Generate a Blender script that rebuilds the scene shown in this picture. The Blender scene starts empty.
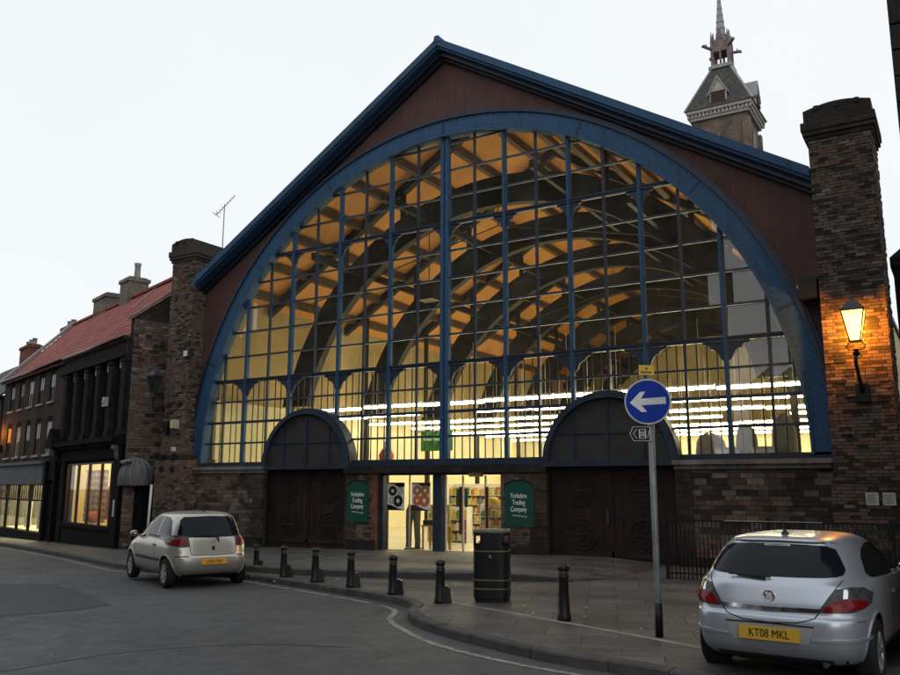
import bpy, bmesh, math, random
from math import sin, cos, pi, sqrt, radians, atan2
from mathutils import Vector, Matrix, geometry
from mathutils.bvhtree import BVHTree
random.seed(7)
SC = bpy.context.scene
COL = SC.collection

# ------------------------------------------------------------------ helpers
def gz(x):                                   # the street falls gently to the left
    return -0.04 * math.log1p(math.exp((4 - max(x, -80)) / 2))

def tag(o, label=None, cat=None, group=None, kind=None):
    if label: o['label'] = label
    if cat: o['category'] = cat
    if group: o['group'] = group
    if kind: o['kind'] = kind
    return o

def empty(name, loc=(0, 0, 0), rz=0.0, label=None, cat=None, group=None):
    o = bpy.data.objects.new(name, None)
    o.empty_display_size = 0.2
    COL.objects.link(o)
    o.location = loc
    o.rotation_euler = (0, 0, rz)
    return tag(o, label, cat, group)

def wloc(o):
    m = Vector(o.location)
    p = o.parent
    while p is not None:
        m = m + Vector(p.location)
        p = p.parent
    return m

class MB:
    """collects faces; build() links them as ONE mesh object (world coordinates in, local out)"""
    def __init__(s): s.v = []; s.f = []; s.mi = []; s.sm = []
    def face(s, pts, mi=0, sm=False):
        b = len(s.v); s.v += [Vector(p) for p in pts]
        s.f.append(list(range(b, b + len(pts)))); s.mi.append(mi); s.sm.append(sm)
    def grid(s, rows, mi=0, sm=True, closed=False):
        b = len(s.v); n = len(rows[0])
        for r in rows: s.v += [Vector(p) for p in r]
        for i in range(len(rows) - 1):
            for j in range(n if closed else n - 1):
                k = (j + 1) % n
                s.f.append([b + i*n + j, b + i*n + k, b + (i+1)*n + k, b + (i+1)*n + j]); s.mi.append(mi); s.sm.append(sm)
    def box(s, x0, x1, y0, y1, z0, z1, mi=0, M=None):
        c = [Vector((x, y, z)) for z in (z0, z1) for y in (y0, y1) for x in (x0, x1)]
        if M is not None: c = [M @ p for p in c]
        b = len(s.v); s.v += c
        for q in ((0,2,3,1),(4,5,7,6),(0,1,5,4),(2,6,7,3),(0,4,6,2),(1,3,7,5)):
            s.f.append([b + i for i in q]); s.mi.append(mi); s.sm.append(False)
    def prism(s, poly, y0, y1, mi=0, M=None):
        """poly = [(x,z)] counter-clockwise seen from -Y, extruded along Y"""
        n = len(poly); b = len(s.v)
        P = [Vector((x, y0, z)) for x, z in poly] + [Vector((x, y1, z)) for x, z in poly]
        if M is not None: P = [M @ p for p in P]
        s.v += P
        s.f.append([b + i for i in range(n)]); s.mi.append(mi); s.sm.append(False)
        s.f.append([b + n + i for i in reversed(range(n))]); s.mi.append(mi); s.sm.append(False)
        for i in range(n):
            j = (i + 1) % n
            s.f.append([b + j, b + i, b + n + i, b + n + j]); s.mi.append(mi); s.sm.append(False)
    def bar(s, a, b_, w, d=None, up=(0, 0, 1), mi=0):
        a = Vector(a); b_ = Vector(b_); d = d or w
        t = (b_ - a); L = t.length
        if L < 1e-6: return
        t.normalize(); u = Vector(up)
        if abs(t.dot(u)) > .98: u = Vector((0, 1, 0))
        x = t.cross(u).normalized(); z = x.cross(t)
        M = Matrix((( x.x, t.x, z.x, a.x), (x.y, t.y, z.y, a.y), (x.z, t.z, z.z, a.z), (0,0,0,1)))
        s.box(-w/2, w/2, 0, L, -d/2, d/2, mi, M)
    def tube(s, pts, r, n=10, mi=0, cap=True, sm=True):
        pts = [Vector(p) for p in pts]
        rr = r if isinstance(r, (list, tuple)) else [r] * len(pts)
        rows = []
        ref = None
        for i, p in enumerate(pts):
            t = (pts[min(i+1, len(pts)-1)] - pts[max(i-1, 0)]).normalized()
            u = Vector((0, 0, 1)) if abs(t.z) < .9 else Vector((0, 1, 0))
            if ref is not None: u = ref
            x = t.cross(u).normalized(); y = x.cross(t).normalized(); ref = y
            rows.append([p + (x*cos(2*pi*k/n) + y*sin(2*pi*k/n)) * rr[i] for k in range(n)])
        s.grid(rows, mi, sm, True)
        if cap:
            s.face(rows[0][::-1], mi); s.face(rows[-1], mi)
    def lathe(s, prof, cx, cy, n=20, mi=0, sm=True, axis='z', cz=0):
        rows = []
        for r, h in prof:
            row = []
            for k in range(n):
                a = 2*pi*k/n
                if axis == 'z': row.append((cx + r*cos(a), cy + r*sin(a), h))
                else: row.append((h, cx + r*cos(a), cz + r*sin(a)))
            rows.append(row)
        s.grid(rows, mi, sm, True)
    def build(s, name, mats, parent=None, loc=None, kind=None, smooth_angle=None, recalc=True):
        me = bpy.data.meshes.new(name)
        o = bpy.data.objects.new(name, me)
        COL.objects.link(o)
        off = Vector((0, 0, 0))
        if parent is not None:
            o.parent = parent; off = wloc(parent)
        elif loc is not None:
            o.location = loc; off = Vector(loc)
        me.from_pydata([tuple(p - off) for p in s.v], [], s.f)
        if not isinstance(mats, (list, tuple)): mats = [mats]
        for m in mats: me.materials.append(m)
        me.polygons.foreach_set('material_index', s.mi)
        me.polygons.foreach_set('use_smooth', s.sm)
        if recalc:
            bm = bmesh.new(); bm.from_mesh(me)
            bmesh.ops.remove_doubles(bm, verts=bm.verts, dist=1e-5)
            bmesh.ops.recalc_face_normals(bm, faces=bm.faces)
            bm.to_mesh(me); bm.free()
        boxuv(me, off)
        if kind: o['kind'] = kind
        return o

def boxuv(me, off=Vector((0, 0, 0))):
    uv = me.uv_layers.new(name='uv')
    vs = me.vertices
    for p in me.polygons:
        n = p.normal
        if abs(n.z) > .96: t = Vector((1, 0, 0)); w = Vector((0, 1, 0))
        else:
            t = Vector((-n.y, n.x, 0)).normalized(); w = n.cross(t)
            if w.z < 0: w = -w
        for li in p.loop_indices:
            c = vs[me.loops[li].vertex_index].co + off
            uv.data[li].uv = (c.dot(t), c.dot(w))

def arc(cx, cz, r, a0, a1, n):
    return [(cx + r*cos(a0 + (a1-a0)*i/n), cz + r*sin(a0 + (a1-a0)*i/n)) for i in range(n + 1)]

def text(body, size, name, m, parent, M, xs=1.0, depth=.003, bold=0.0, align='CENTER', spacing=1.0):
    cu = bpy.data.curves.new(name, 'FONT'); cu.body = body; cu.size = size
    cu.align_x = align; cu.align_y = 'CENTER'; cu.extrude = depth; cu.offset = bold
    cu.space_line = spacing
    t = bpy.data.objects.new(name, cu); COL.objects.link(t)
    bpy.context.view_layer.update()
    me = bpy.data.meshes.new_from_object(t.evaluated_get(bpy.context.evaluated_depsgraph_get()))
    bpy.data.objects.remove(t)
    me.transform(M @ Matrix.Diagonal((xs, 1, 1, 1)))
    me.materials.clear(); me.materials.append(m)
    o = bpy.data.objects.new(name, me); COL.objects.link(o)
    if parent: o.parent = parent
    return o

def copy_tree(o, parent=None):
    c = o.copy(); COL.objects.link(c); c.parent = parent
    for ch in [k for k in bpy.data.objects if k.parent == o]: copy_tree(ch, c)
    return c

# ------------------------------------------------------------------ materials
class N:
    def __init__(s, name):
        s.m = bpy.data.materials.new(name); s.m.use_nodes = True
        s.t = s.m.node_tree; s.t.nodes.clear()
        s.out = s.n('ShaderNodeOutputMaterial')
    def n(s, ty, **kw):
        x = s.t.nodes.new(ty)
        for k, v in kw.items():
            if k.startswith('i_'):
                key = k[2:]
                x.inputs[int(key) if key.isdigit() else key.replace('_', ' ')].default_value = v
            else: setattr(x, k, v)
        return x
    def l(s, a, b): s.t.links.new(a, b)
    def bsdf(s, **kw):
        b = s.n('ShaderNodeBsdfPrincipled')
        for k, v in kw.items(): b.inputs[k.replace('_', ' ')].default_value = v
        s.l(b.outputs[0], s.out.inputs[0]); return b
    def pos(s): return s.n('ShaderNodeNewGeometry').outputs['Position']
    def obj(s): return s.n('ShaderNodeTexCoord').outputs['Object']
    def uv(s): return s.n('ShaderNodeTexCoord').outputs['UV']
    def noise(s, vec, scale, detail=4, rough=.6, dist=0):
        x = s.n('ShaderNodeTexNoise'); x.inputs['Scale'].default_value = scale
        x.inputs['Detail'].default_value = detail; x.inputs['Roughness'].default_value = rough
        x.inputs['Distortion'].default_value = dist
        s.l(vec, x.inputs['Vector']); return x.outputs['Fac']
    def ramp(s, fac, stops):
        r = s.n('ShaderNodeValToRGB'); e = r.color_ramp.elements
        while len(e) < len(stops): e.new(.5)
        for i, (p, c) in enumerate(stops):
            e[i].position = p; e[i].color = (*c, 1) if len(c) == 3 else c
        s.l(fac, r.inputs[0]); return r.outputs[0]
    def mix(s, fac, a, b, mode='MIX'):
        m = s.n('ShaderNodeMix', data_type='RGBA', blend_type=mode)
        for i, v in ((0, fac), (6, a), (7, b)):
            if isinstance(v, (int, float)): m.inputs[i].default_value = v
            elif isinstance(v, tuple): m.inputs[i].default_value = (*v, 1) if len(v) == 3 else v
            else: s.l(v, m.inputs[i])
        return m.outputs[2]
    def bump(s, h, b, strength=.3, dist=.02):
        u = s.n('ShaderNodeBump'); u.inputs['Strength'].default_value = strength
        u.inputs['Distance'].default_value = dist
        s.l(h, u.inputs['Height']); s.l(u.outputs[0], b.inputs['Normal'])

def grey(v): return (v, v, v)

def plain(name, c, rough=.6, metal=0.0, var=.25, scale=3.0, bump=0.0, bscale=60, local=False, spec=None, **kw):
    k = N(name); b = k.bsdf(Roughness=rough, Metallic=metal, **kw)
    if spec is not None: b.inputs['Specular IOR Level'].default_value = spec
    co = k.obj() if local else k.pos()
    f = k.noise(co, scale, 6, .65)
    lo = tuple(x * (1 - var) for x in c); hi = tuple(min(1, x * (1 + var)) for x in c)
    k.l(k.ramp(f, [(.3, lo), (.7, hi)]), b.inputs['Base Color'])
    f2 = k.noise(co, scale * 4, 4, .6)
    mr = k.n('ShaderNodeMapRange'); mr.inputs['To Min'].default_value = max(.02, rough - .12); mr.inputs['To Max'].default_value = min(1, rough + .12)
    k.l(f2, mr.inputs['Value']); k.l(mr.outputs[0], b.inputs['Roughness'])
    if bump: k.bump(k.noise(co, bscale, 5, .6), b, bump, .01)
    return k.m

def emit(name, c, st):
    k = N(name); e = k.n('ShaderNodeEmission'); e.inputs[0].default_value = (*c, 1); e.inputs[1].default_value = st
    k.l(e.outputs[0], k.out.inputs[0]); return k.m

def brick(name, c1, c2, mortar, soot=.6, sootc=(.012, .011, .011), bw=.225, bh=.075, ms=.012, rough=.85, sscale=.5, bump=.6):
    k = N(name); b = k.bsdf(Roughness=rough); b.inputs['Specular IOR Level'].default_value = .15
    t = k.n('ShaderNodeTexBrick'); t.inputs['Scale'].default_value = 1
    t.inputs['Brick Width'].default_value = bw; t.inputs['Row Height'].default_value = bh
    t.inputs['Mortar Size'].default_value = ms; t.inputs['Mortar Smooth'].default_value = .3
    t.inputs['Bias'].default_value = -.1
    t.inputs['Color1'].default_value = (*c1, 1); t.inputs['Color2'].default_value = (*c2, 1); t.inputs['Mortar'].default_value = (*mortar, 1)
    # wobble the courses a little so that they are not ruled lines
    nz = k.n('ShaderNodeTexNoise'); nz.inputs['Scale'].default_value = 1.3; nz.inputs['Detail'].default_value = 5
    k.l(k.uv(), nz.inputs['Vector'])
    sub = k.n('ShaderNodeVectorMath', operation='SUBTRACT'); k.l(nz.outputs['Color'], sub.inputs[0]); sub.inputs[1].default_value = (.5, .5, .5)
    sc = k.n('ShaderNodeVectorMath', operation='SCALE'); k.l(sub.outputs[0], sc.inputs[0]); sc.inputs['Scale'].default_value = .06
    ad = k.n('ShaderNodeVectorMath', operation='ADD'); k.l(k.uv(), ad.inputs[0]); k.l(sc.outputs[0], ad.inputs[1])
    k.l(ad.outputs[0], t.inputs['Vector'])
    var = k.noise(k.uv(), 4.5, 5, .7)
    c = k.mix(k.ramp(var, [(.38, grey(0)), (.62, grey(1))]), t.outputs['Color'], tuple(x * .55 for x in c1))
    mp = k.n('ShaderNodeMapping'); mp.inputs['Scale'].default_value = (1.1, 9, 1); k.l(k.uv(), mp.inputs[0])
    st = k.noise(mp.outputs[0], 1.4, 6, .75)
    c = k.mix(k.ramp(st, [(.30, grey(.75)), (.46, grey(0))]), c, tuple(x * .3 for x in c2))
    c = k.mix(k.ramp(st, [(.56, grey(0)), (.70, grey(.5))]), c, tuple(min(1, x * 1.7) for x in c1))
    s = k.noise(k.pos(), sscale, 8, .68, .4)
    c = k.mix(k.ramp(s, [(.40, grey(0)), (.62, grey(soot))]), c, sootc)
    # pale crumbled / limewashed patches
    s2 = k.noise(k.pos(), sscale * 1.9, 8, .72, .6)
    c = k.mix(k.ramp(s2, [(.60, grey(0)), (.70, grey(.35))]), c, tuple(min(1, x * 1.9) for x in c2))
    k.l(c, b.inputs['Base Color'])
    h = k.mix(.35, t.outputs['Fac'], k.noise(k.uv(), 30, 4, .7))
    inv = k.n('ShaderNodeInvert'); k.l(h, inv.inputs[1])
    k.bump(inv.outputs[0], b, bump, .015)
    return k.m

def courses(name, c1, c2, bw, bh, ms, mort, rough=.7, bump=.5, soot=.4, sc=.9):
    return brick(name, c1, c2, mort, soot, (.02, .02, .02), bw, bh, ms, rough, sc, bump)

M = {}
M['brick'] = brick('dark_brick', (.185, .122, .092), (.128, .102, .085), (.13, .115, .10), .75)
M['gable_stone'] = brick('gable_rubble', (.25, .175, .13), (.17, .135, .11), (.13, .11, .09), .65, bw=.38, bh=.15, ms=.016)
M['chimney_stone'] = brick('grey_chimney_brick', (.30, .265, .225), (.24, .215, .185), (.19, .175, .155), .45)
M['tower_brick'] = brick('tower_brick', (.27, .205, .16), (.20, .165, .135), (.18, .16, .14), .5)
M['brick_pale'] = brick('weathered_brick', (.20, .125, .09), (.13, .09, .07), (.10, .085, .07), .55)
M['brick_stone'] = brick('rubble_stone', (.115, .082, .062), (.075, .064, .054), (.055, .047, .04), .75, bw=.42, bh=.16, ms=.016)
M['brick_red'] = brick('red_brick', (.30, .10, .055), (.22, .085, .05), (.16, .12, .10), .35)
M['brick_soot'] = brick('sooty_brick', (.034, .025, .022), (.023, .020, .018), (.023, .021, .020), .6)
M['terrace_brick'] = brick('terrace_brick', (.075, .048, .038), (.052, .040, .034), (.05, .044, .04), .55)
M['brick_cap'] = brick('mossy_cap_brick', (.135, .115, .095), (.10, .088, .075), (.07, .062, .055), .6)
M['stone'] = plain('stone', (.17, .16, .145), .85, var=.45, scale=2.2, bump=.4, bscale=25, spec=0.25)
M['stone_pale'] = plain('pale_stone', (.36, .34, .31), .85, var=.35, scale=4, bump=.3, bscale=25)
M['stone_dark'] = plain('dark_stone', (.030, .028, .027), .95, var=.5, scale=2.5, bump=.4, bscale=25, spec=.05)
def weathered(name, c, dirt, rust):
    k = N(name); b = k.bsdf(Roughness=.5); b.inputs['Specular IOR Level'].default_value = .25
    p = k.pos(); mp = k.n('ShaderNodeMapping'); mp.inputs['Scale'].default_value = (4.5, 4.5, .5); k.l(p, mp.inputs[0])
    st = k.noise(mp.outputs[0], 1.3, 7, .75); n2 = k.noise(p, 1.4, 7, .7); n3 = k.noise(p, 9, 6, .75)
    col = k.ramp(n2, [(.3, tuple(x*.88 for x in c)), (.7, tuple(x*1.08 for x in c))])
    col = k.mix(k.ramp(st, [(.30, grey(.45)), (.46, grey(0))]), col, dirt)
    col = k.mix(k.ramp(n3, [(.66, grey(0)), (.74, grey(.7))]), col, rust)
    k.l(col, b.inputs['Base Color']); k.l(k.ramp(st, [(.3, grey(.75)), (.7, grey(.42))]), b.inputs['Roughness'])
    k.bump(n3, b, .1, .01); return k.m
M['blue'] = weathered('blue_paint', (.030, .084, .172), (.018, .032, .055), (.06, .045, .04))
M['blue_dark'] = plain('navy_paint', (.012, .024, .05), .5, var=.3, scale=2)
M['blue_grey'] = plain('blue_grey_paint', (.024, .037, .060), .5, var=.25, scale=2, spec=.25)
M['maroon'] = plain('maroon_boarding', (.125, .062, .055), .65, var=.22, scale=1.1, bump=.15, bscale=9, spec=0.25)
def boarding():
    k = N('maroon_boarding'); b = k.bsdf(Roughness=.7); b.inputs['Specular IOR Level'].default_value = .2
    mp = k.n('ShaderNodeMapping'); mp.inputs['Scale'].default_value = (3.2, 1, .22); k.l(k.pos(), mp.inputs[0])
    st = k.noise(mp.outputs[0], 1.6, 7, .7); n2 = k.noise(k.pos(), .8, 7, .7, .5)
    c = k.ramp(n2, [(.3, (.085, .046, .041)), (.7, (.125, .072, .063))])
    c = k.mix(k.ramp(st, [(.35, grey(.4)), (.6, grey(0))]), c, (.055, .034, .032))
    w = k.n('ShaderNodeTexWave', wave_type='BANDS', bands_direction='X'); w.inputs['Scale'].default_value = .9; k.l(k.pos(), w.inputs['Vector'])
    c = k.mix(k.ramp(w.outputs['Fac'], [(0, grey(.25)), (.03, grey(0))]), c, (.04, .024, .023))
    k.l(c, b.inputs['Base Color']); k.bump(st, b, .15, .01); return k.m
M['maroon'] = boarding()
M['gate'] = plain('gate_maroon', (.027, .016, .015), .6, var=.35, scale=2, bump=.15, bscale=20, spec=0.2)
M['fan'] = plain('fanlight_panel', (.046, .044, .046), .65, var=.25, scale=2, spec=.15)
M['iron'] = plain('black_iron', (.014, .014, .016), .38, var=.3, scale=6, bump=.08, bscale=80, spec=0.3)
M['iron_grey'] = plain('grey_iron', (.035, .035, .04), .5, var=.3, scale=6)
M['rib'] = plain('rib_iron', (.014, .013, .012), .6, var=.6, scale=1.2, spec=.14)
M['purlin'] = plain('dark_timber', (.075, .042, .02), .6, var=.3, scale=2)
M['wall_tan'] = plain('tan_plaster', (.50, .38, .20), .8, var=.12, scale=.5)
M['wall_cream'] = plain('cream_wall', (.80, .75, .50), .8, var=.06, scale=.6)
M['wall_ply'] = plain('ochre_shop_wall', (.43, .33, .16), .8, var=.2, scale=.7)
M['lino'] = plain('shop_floor', (.58, .54, .44), .4, var=.15, scale=1)
M['white'] = plain('white_paint', (.74, .74, .72), .5, var=.08, scale=3)
M['offwhite'] = plain('grubby_white', (.5, .49, .46), .6, var=.2, scale=5)
M['black'] = plain('black_paint', (.010, .010, .011), .4, var=.3, scale=5, spec=0.25)
M['text_white'] = plain('white_lettering', (.78, .80, .78), .6, var=.03)
M['green'] = plain('green_signboard', (.010, .072, .052), .42, var=.12, scale=4)
M['green_banner'] = plain('green_banner', (.03, .20, .045), .6, var=.1)
M['grey_fascia'] = plain('grey_fascia', (.14, .145, .165), .8, var=.12, scale=1, spec=.1)
M['shopfront'] = plain('black_shopfront', (.010, .010, .011), .85, var=.4, scale=3, spec=.06)
M['lead'] = plain('lead_grey', (.27, .275, .285), .6, var=.2, scale=3)
M['slate'] = courses('slate', (.085, .088, .082), (.13, .13, .115), .28, .17, .008, (.04, .04, .04), .6, .5, .35, 1.6)
M['slate_b'] = courses('dark_slate', (.06, .06, .065), (.08, .08, .085), .3, .2, .008, (.03, .03, .03), .6, .4, .3, 1.0)
M['pantile'] = courses('red_pantile', (.47, .130, .110), (.38, .112, .094), .24, .28, .014, (.16, .05, .04), .75, .6, .25, .8)
M['tyre'] = plain('tyre', (.014, .014, .014), .8, var=.2, scale=8, local=True, spec=0.2)
M['rim'] = plain('alloy', (.42, .43, .45), .35, .8, var=.15, scale=8, local=True)
M['hubcap'] = plain('wheel_trim', (.30, .31, .32), .4, .5, var=.15, scale=8, local=True)
M['chrome'] = plain('chrome', (.75, .76, .78), .12, 1.0, var=.05, local=True)
M['plate'] = plain('yellow_plate', (.50, .30, .025), .4, var=.05, local=True)
M['plate_o'] = plain('amber_plate', (.70, .33, .03), .4, var=.05, local=True)
M['trim'] = plain('car_black_trim', (.012, .012, .013), .45, var=.2, local=True)
M['gap'] = plain('panel_gap_black', (.006, .006, .006), .9, var=.1, local=True)
M['lampred'] = plain('tail_light_red', (.16, .006, .008), .1, var=.55, scale=22, local=True, spec=.25)
M['carglass'] = plain('car_glass', (.006, .008, .012), .05, var=.1, local=True, spec=.16)
M['lampsmoke'] = plain('tail_light_smoke', (.055, .05, .05), .1, var=.5, scale=18, local=True, spec=.3)


def carpaint(name, c):
    k = N(name); b = k.bsdf(Metallic=.55, Roughness=.30)
    b.inputs['Coat Weight'].default_value = .45; b.inputs['Coat Roughness'].default_value = .10
    f = k.noise(k.obj(), 900, 2, .5)
    g = k.noise(k.obj(), 2.2, 5, .65)
    col = k.mix(k.ramp(f, [(.35, grey(0)), (.65, grey(1))]), tuple(x*.85 for x in c), tuple(min(1, x*1.12) for x in c))
    # road film towards the sills
    sx = k.n('ShaderNodeSeparateXYZ'); k.l(k.obj(), sx.inputs[0])
    ad = k.n('ShaderNodeMath', operation='MULTIPLY_ADD'); k.l(g, ad.inputs[0]); ad.inputs[1].default_value = -.35; k.l(sx.outputs[2], ad.inputs[2])
    dirt = k.ramp(ad.outputs[0], [(.12, grey(.55)), (.42, grey(0))])
    k.l(k.mix(dirt, col, (.10, .095, .085)), b.inputs['Base Color'])
    rr = k.ramp(dirt, [(0, grey(.30)), (1, grey(.7))]); k.l(rr, b.inputs['Roughness'])
    return k.m
M['silver'] = carpaint('blue_silver_paint', (.45, .49, .56))
M['champagne'] = carpaint('champagne_silver_paint', (.48, .465, .41))

def glass(name, boost, tint=(.93, .95, .93), rough=.01):
    k = N(name)
    tr = k.n('ShaderNodeBsdfTransparent'); tr.inputs[0].default_value = (*tint, 1)
    gl = k.n('ShaderNodeBsdfGlossy'); gl.inputs['Roughness'].default_value = rough
    fr = k.n('ShaderNodeFresnel'); fr.inputs['IOR'].default_value = 1.5
    mu = k.n('ShaderNodeMath', operation='MULTIPLY'); mu.use_clamp = True; mu.inputs[1].default_value = boost
    k.l(fr.outputs[0], mu.inputs[0])
    # thin dirt film on old panes
    f = k.noise(k.pos(), .9, 6, .7)
    mx = k.n('ShaderNodeMixShader'); k.l(mu.outputs[0], mx.inputs[0]); k.l(tr.outputs[0], mx.inputs[1]); k.l(gl.outputs[0], mx.inputs[2])
    di = k.n('ShaderNodeBsdfDiffuse'); di.inputs[0].default_value = (.30, .28, .24, 1)
    mx2 = k.n('ShaderNodeMixShader'); rnd_ = k.n('ShaderNodeNewGeometry').outputs['Random Per Island']
    sm = k.n('ShaderNodeMath', operation='MULTIPLY_ADD'); k.l(rnd_, sm.inputs[0]); sm.inputs[1].default_value = .22; k.l(f, sm.inputs[2])
    k.l(k.ramp(sm.outputs[0], [(.42, grey(.015)), (.82, grey(.13))]), mx2.inputs[0])
    k.l(mx.outputs[0], mx2.inputs[1]); k.l(di.outputs[0], mx2.inputs[2])
    k.l(mx2.outputs[0], k.out.inputs[0]); return k.m
def lampglass(name, c, st):
    k = N(name); e = k.n('ShaderNodeEmission'); e.inputs[0].default_value = (*c, 1); e.inputs[1].default_value = st
    t = k.n('ShaderNodeBsdfTransparent'); m_ = k.n('ShaderNodeMixShader'); m_.inputs[0].default_value = .5
    k.l(t.outputs[0], m_.inputs[1]); k.l(e.outputs[0], m_.inputs[2]); k.l(m_.outputs[0], k.out.inputs[0]); return k.m
M['glass'] = glass('old_window_glass', 3.3)
M['glass_shop'] = glass('shop_glass', 1.3, (.97, .97, .95))
M['pane_dark'] = plain('dark_pane', (.012, .013, .015), .06, var=.2)
M['pane_pale'] = plain('net_curtain_pane', (.42, .42, .43), .3, var=.2)

def ceiling_mat():
    k = N('boarded_ceiling'); b = k.bsdf(Roughness=.7)
    w = k.n('ShaderNodeTexWave', wave_type='BANDS', bands_direction='Y'); w.inputs['Scale'].default_value = 1.9; w.inputs['Distortion'].default_value = .3
    k.l(k.pos(), w.inputs['Vector'])
    f = k.noise(k.pos(), .7, 6, .6)
    c = k.ramp(f, [(.3, (.47, .205, .040)), (.7, (.64, .30, .064))])
    c = k.mix(k.ramp(w.outputs['Fac'], [(0, grey(.5)), (.12, grey(0))]), c, (.30, .12, .03))
    k.l(c, b.inputs['Base Color']); return k.m
M['ceil'] = ceiling_mat()

def asphalt():
    k = N('asphalt'); b = k.bsdf(Roughness=.78)
    p = k.pos()
    big = k.noise(p, .22, 6, .62, .8)
    c = k.ramp(big, [(.36, (.018, .020, .026)), (.50, (.030, .034, .041)), (.64, (.054, .057, .065))])
    mid = k.noise(p, 2.4, 7, .7)
    c = k.mix(k.ramp(mid, [(.35, grey(.5)), (.65, grey(0))]), c, (.030, .031, .034))
    fine = k.noise(p, 70, 3, .7)
    c = k.mix(k.ramp(fine, [(.45, grey(0)), (.72, grey(.6))]), c, (.15, .15, .15))
    # fine wandering cracks and oil spots
    wv = k.n('ShaderNodeVectorMath', operation='SCALE'); wv.inputs['Scale'].default_value = .5
    nzv = k.n('ShaderNodeTexNoise'); nzv.inputs['Scale'].default_value = 1.1; nzv.inputs['Detail'].default_value = 6; k.l(p, nzv.inputs['Vector'])
    k.l(nzv.outputs['Color'], wv.inputs[0]); av = k.n('ShaderNodeVectorMath', operation='ADD'); k.l(p, av.inputs[0]); k.l(wv.outputs[0], av.inputs[1])
    vo = k.n('ShaderNodeTexVoronoi', feature='DISTANCE_TO_EDGE'); vo.inputs['Scale'].default_value = .42; k.l(av.outputs[0], vo.inputs['Vector'])
    c = k.mix(k.ramp(vo.outputs['Distance'], [(.0, grey(.75)), (.008, grey(0))]), c, (.016, .016, .017))
    vs = k.n('ShaderNodeTexVoronoi'); vs.inputs['Scale'].default_value = .9; k.l(p, vs.inputs['Vector'])
    c = k.mix(k.ramp(vs.outputs['Distance'], [(.06, grey(.6)), (.14, grey(0))]), c, (.018, .018, .02))
    worn_ = k.noise(p, .55, 7, .75, 1.2)
    c = k.mix(k.ramp(worn_, [(.55, grey(0)), (.72, grey(.5))]), c, (.085, .087, .092))
    k.l(c, b.inputs['Base Color'])
    k.l(k.ramp(mid, [(.3, grey(.55)), (.7, grey(.9))]), b.inputs['Roughness'])
    k.bump(k.mix(.5, fine, mid), b, .5, .012)
    return k.m
M['asphalt'] = asphalt()
M['asphalt_new'] = plain('patched_asphalt', (.026, .027, .030), .75, var=.3, scale=4, bump=.5, bscale=90)

def paving():
    k = N('stone_paving'); b = k.bsdf(Roughness=.75)
    mp = k.n('ShaderNodeMapping'); mp.inputs['Rotation'].default_value = (0, 0, radians(-21)); k.l(k.pos(), mp.inputs[0])
    nz = k.noise(k.pos(), 1.5, 3)
    t = k.n('ShaderNodeTexBrick'); t.inputs['Scale'].default_value = 1
    t.inputs['Brick Width'].default_value = .95; t.inputs['Row Height'].default_value = .62
    t.inputs['Mortar Size'].default_value = .013; t.inputs['Mortar Smooth'].default_value = .4; t.inputs['Bias'].default_value = 0
    t.inputs['Color1'].default_value = (.054, .053, .052, 1); t.inputs['Color2'].default_value = (.100, .098, .096, 1); t.inputs['Mortar'].default_value = (.014, .013, .012, 1)
    k.l(mp.outputs[0], t.inputs['Vector'])
    s = k.noise(k.pos(), .8, 8, .7, .6)
    c = k.mix(k.ramp(s, [(.38, grey(.75)), (.6, grey(0))]), t.outputs['Color'], (.036, .034, .032))
    s2 = k.noise(k.pos(), 5, 6, .7)
    c = k.mix(k.ramp(s2, [(.56, grey(0)), (.72, grey(.5))]), c, (.17, .16, .145))
    gum = k.n('ShaderNodeTexVoronoi'); gum.inputs['Scale'].default_value = 2.6; k.l(k.pos(), gum.inputs['Vector'])
    c = k.mix(k.ramp(gum.outputs['Distance'], [(.055, grey(.55)), (.075, grey(0))]), c, (.03, .029, .028))
    k.l(c, b.inputs['Base Color'])
    k.l(k.ramp(s, [(.35, grey(.5)), (.7, grey(.85))]), b.inputs['Roughness'])
    inv = k.n('ShaderNodeInvert'); k.l(t.outputs['Fac'], inv.inputs[1])
    k.bump(k.mix(.3, inv.outputs[0], k.noise(k.pos(), 40, 4, .7)), b, .4, .012)
    return k.m
M['paving'] = paving()
M['kerb'] = plain('kerb_stone', (.050, .049, .048), .9, var=.5, scale=3, bump=.4, bscale=40)
M['kerb_pale'] = plain('pale_kerb', (.21, .20, .18), .8, var=.4, scale=3, bump=.3, bscale=40)
def worn(name, c, dark=(.06, .06, .06)):
    k = N(name); b = k.bsdf(Roughness=.75)
    f = k.noise(k.pos(), 7, 8, .75)
    k.l(k.ramp(f, [(.38, dark), (.58, c)]), b.inputs['Base Color']); return k.m
M['line'] = worn('worn_line_paint', (.30, .285, .24))

# ------------------------------------------------------------------ camera, world, light
cam = bpy.data.cameras.new('camera'); camo = bpy.data.objects.new('camera', cam); COL.objects.link(camo)
camo.location = (13.0825, -21.1382, 2.0)
camo.rotation_euler = (radians(90 + 10.1446), 0, radians(31.4596))
camo.rotation_euler = (camo.rotation_euler.to_matrix() @ Matrix.Rotation(radians(.1455), 3, 'Z')).to_euler()
cam.sensor_width = 36; cam.lens = 36 * 834.26 / 900; cam.clip_end = 3000; cam.clip_start = .1
SC.camera = camo

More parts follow.
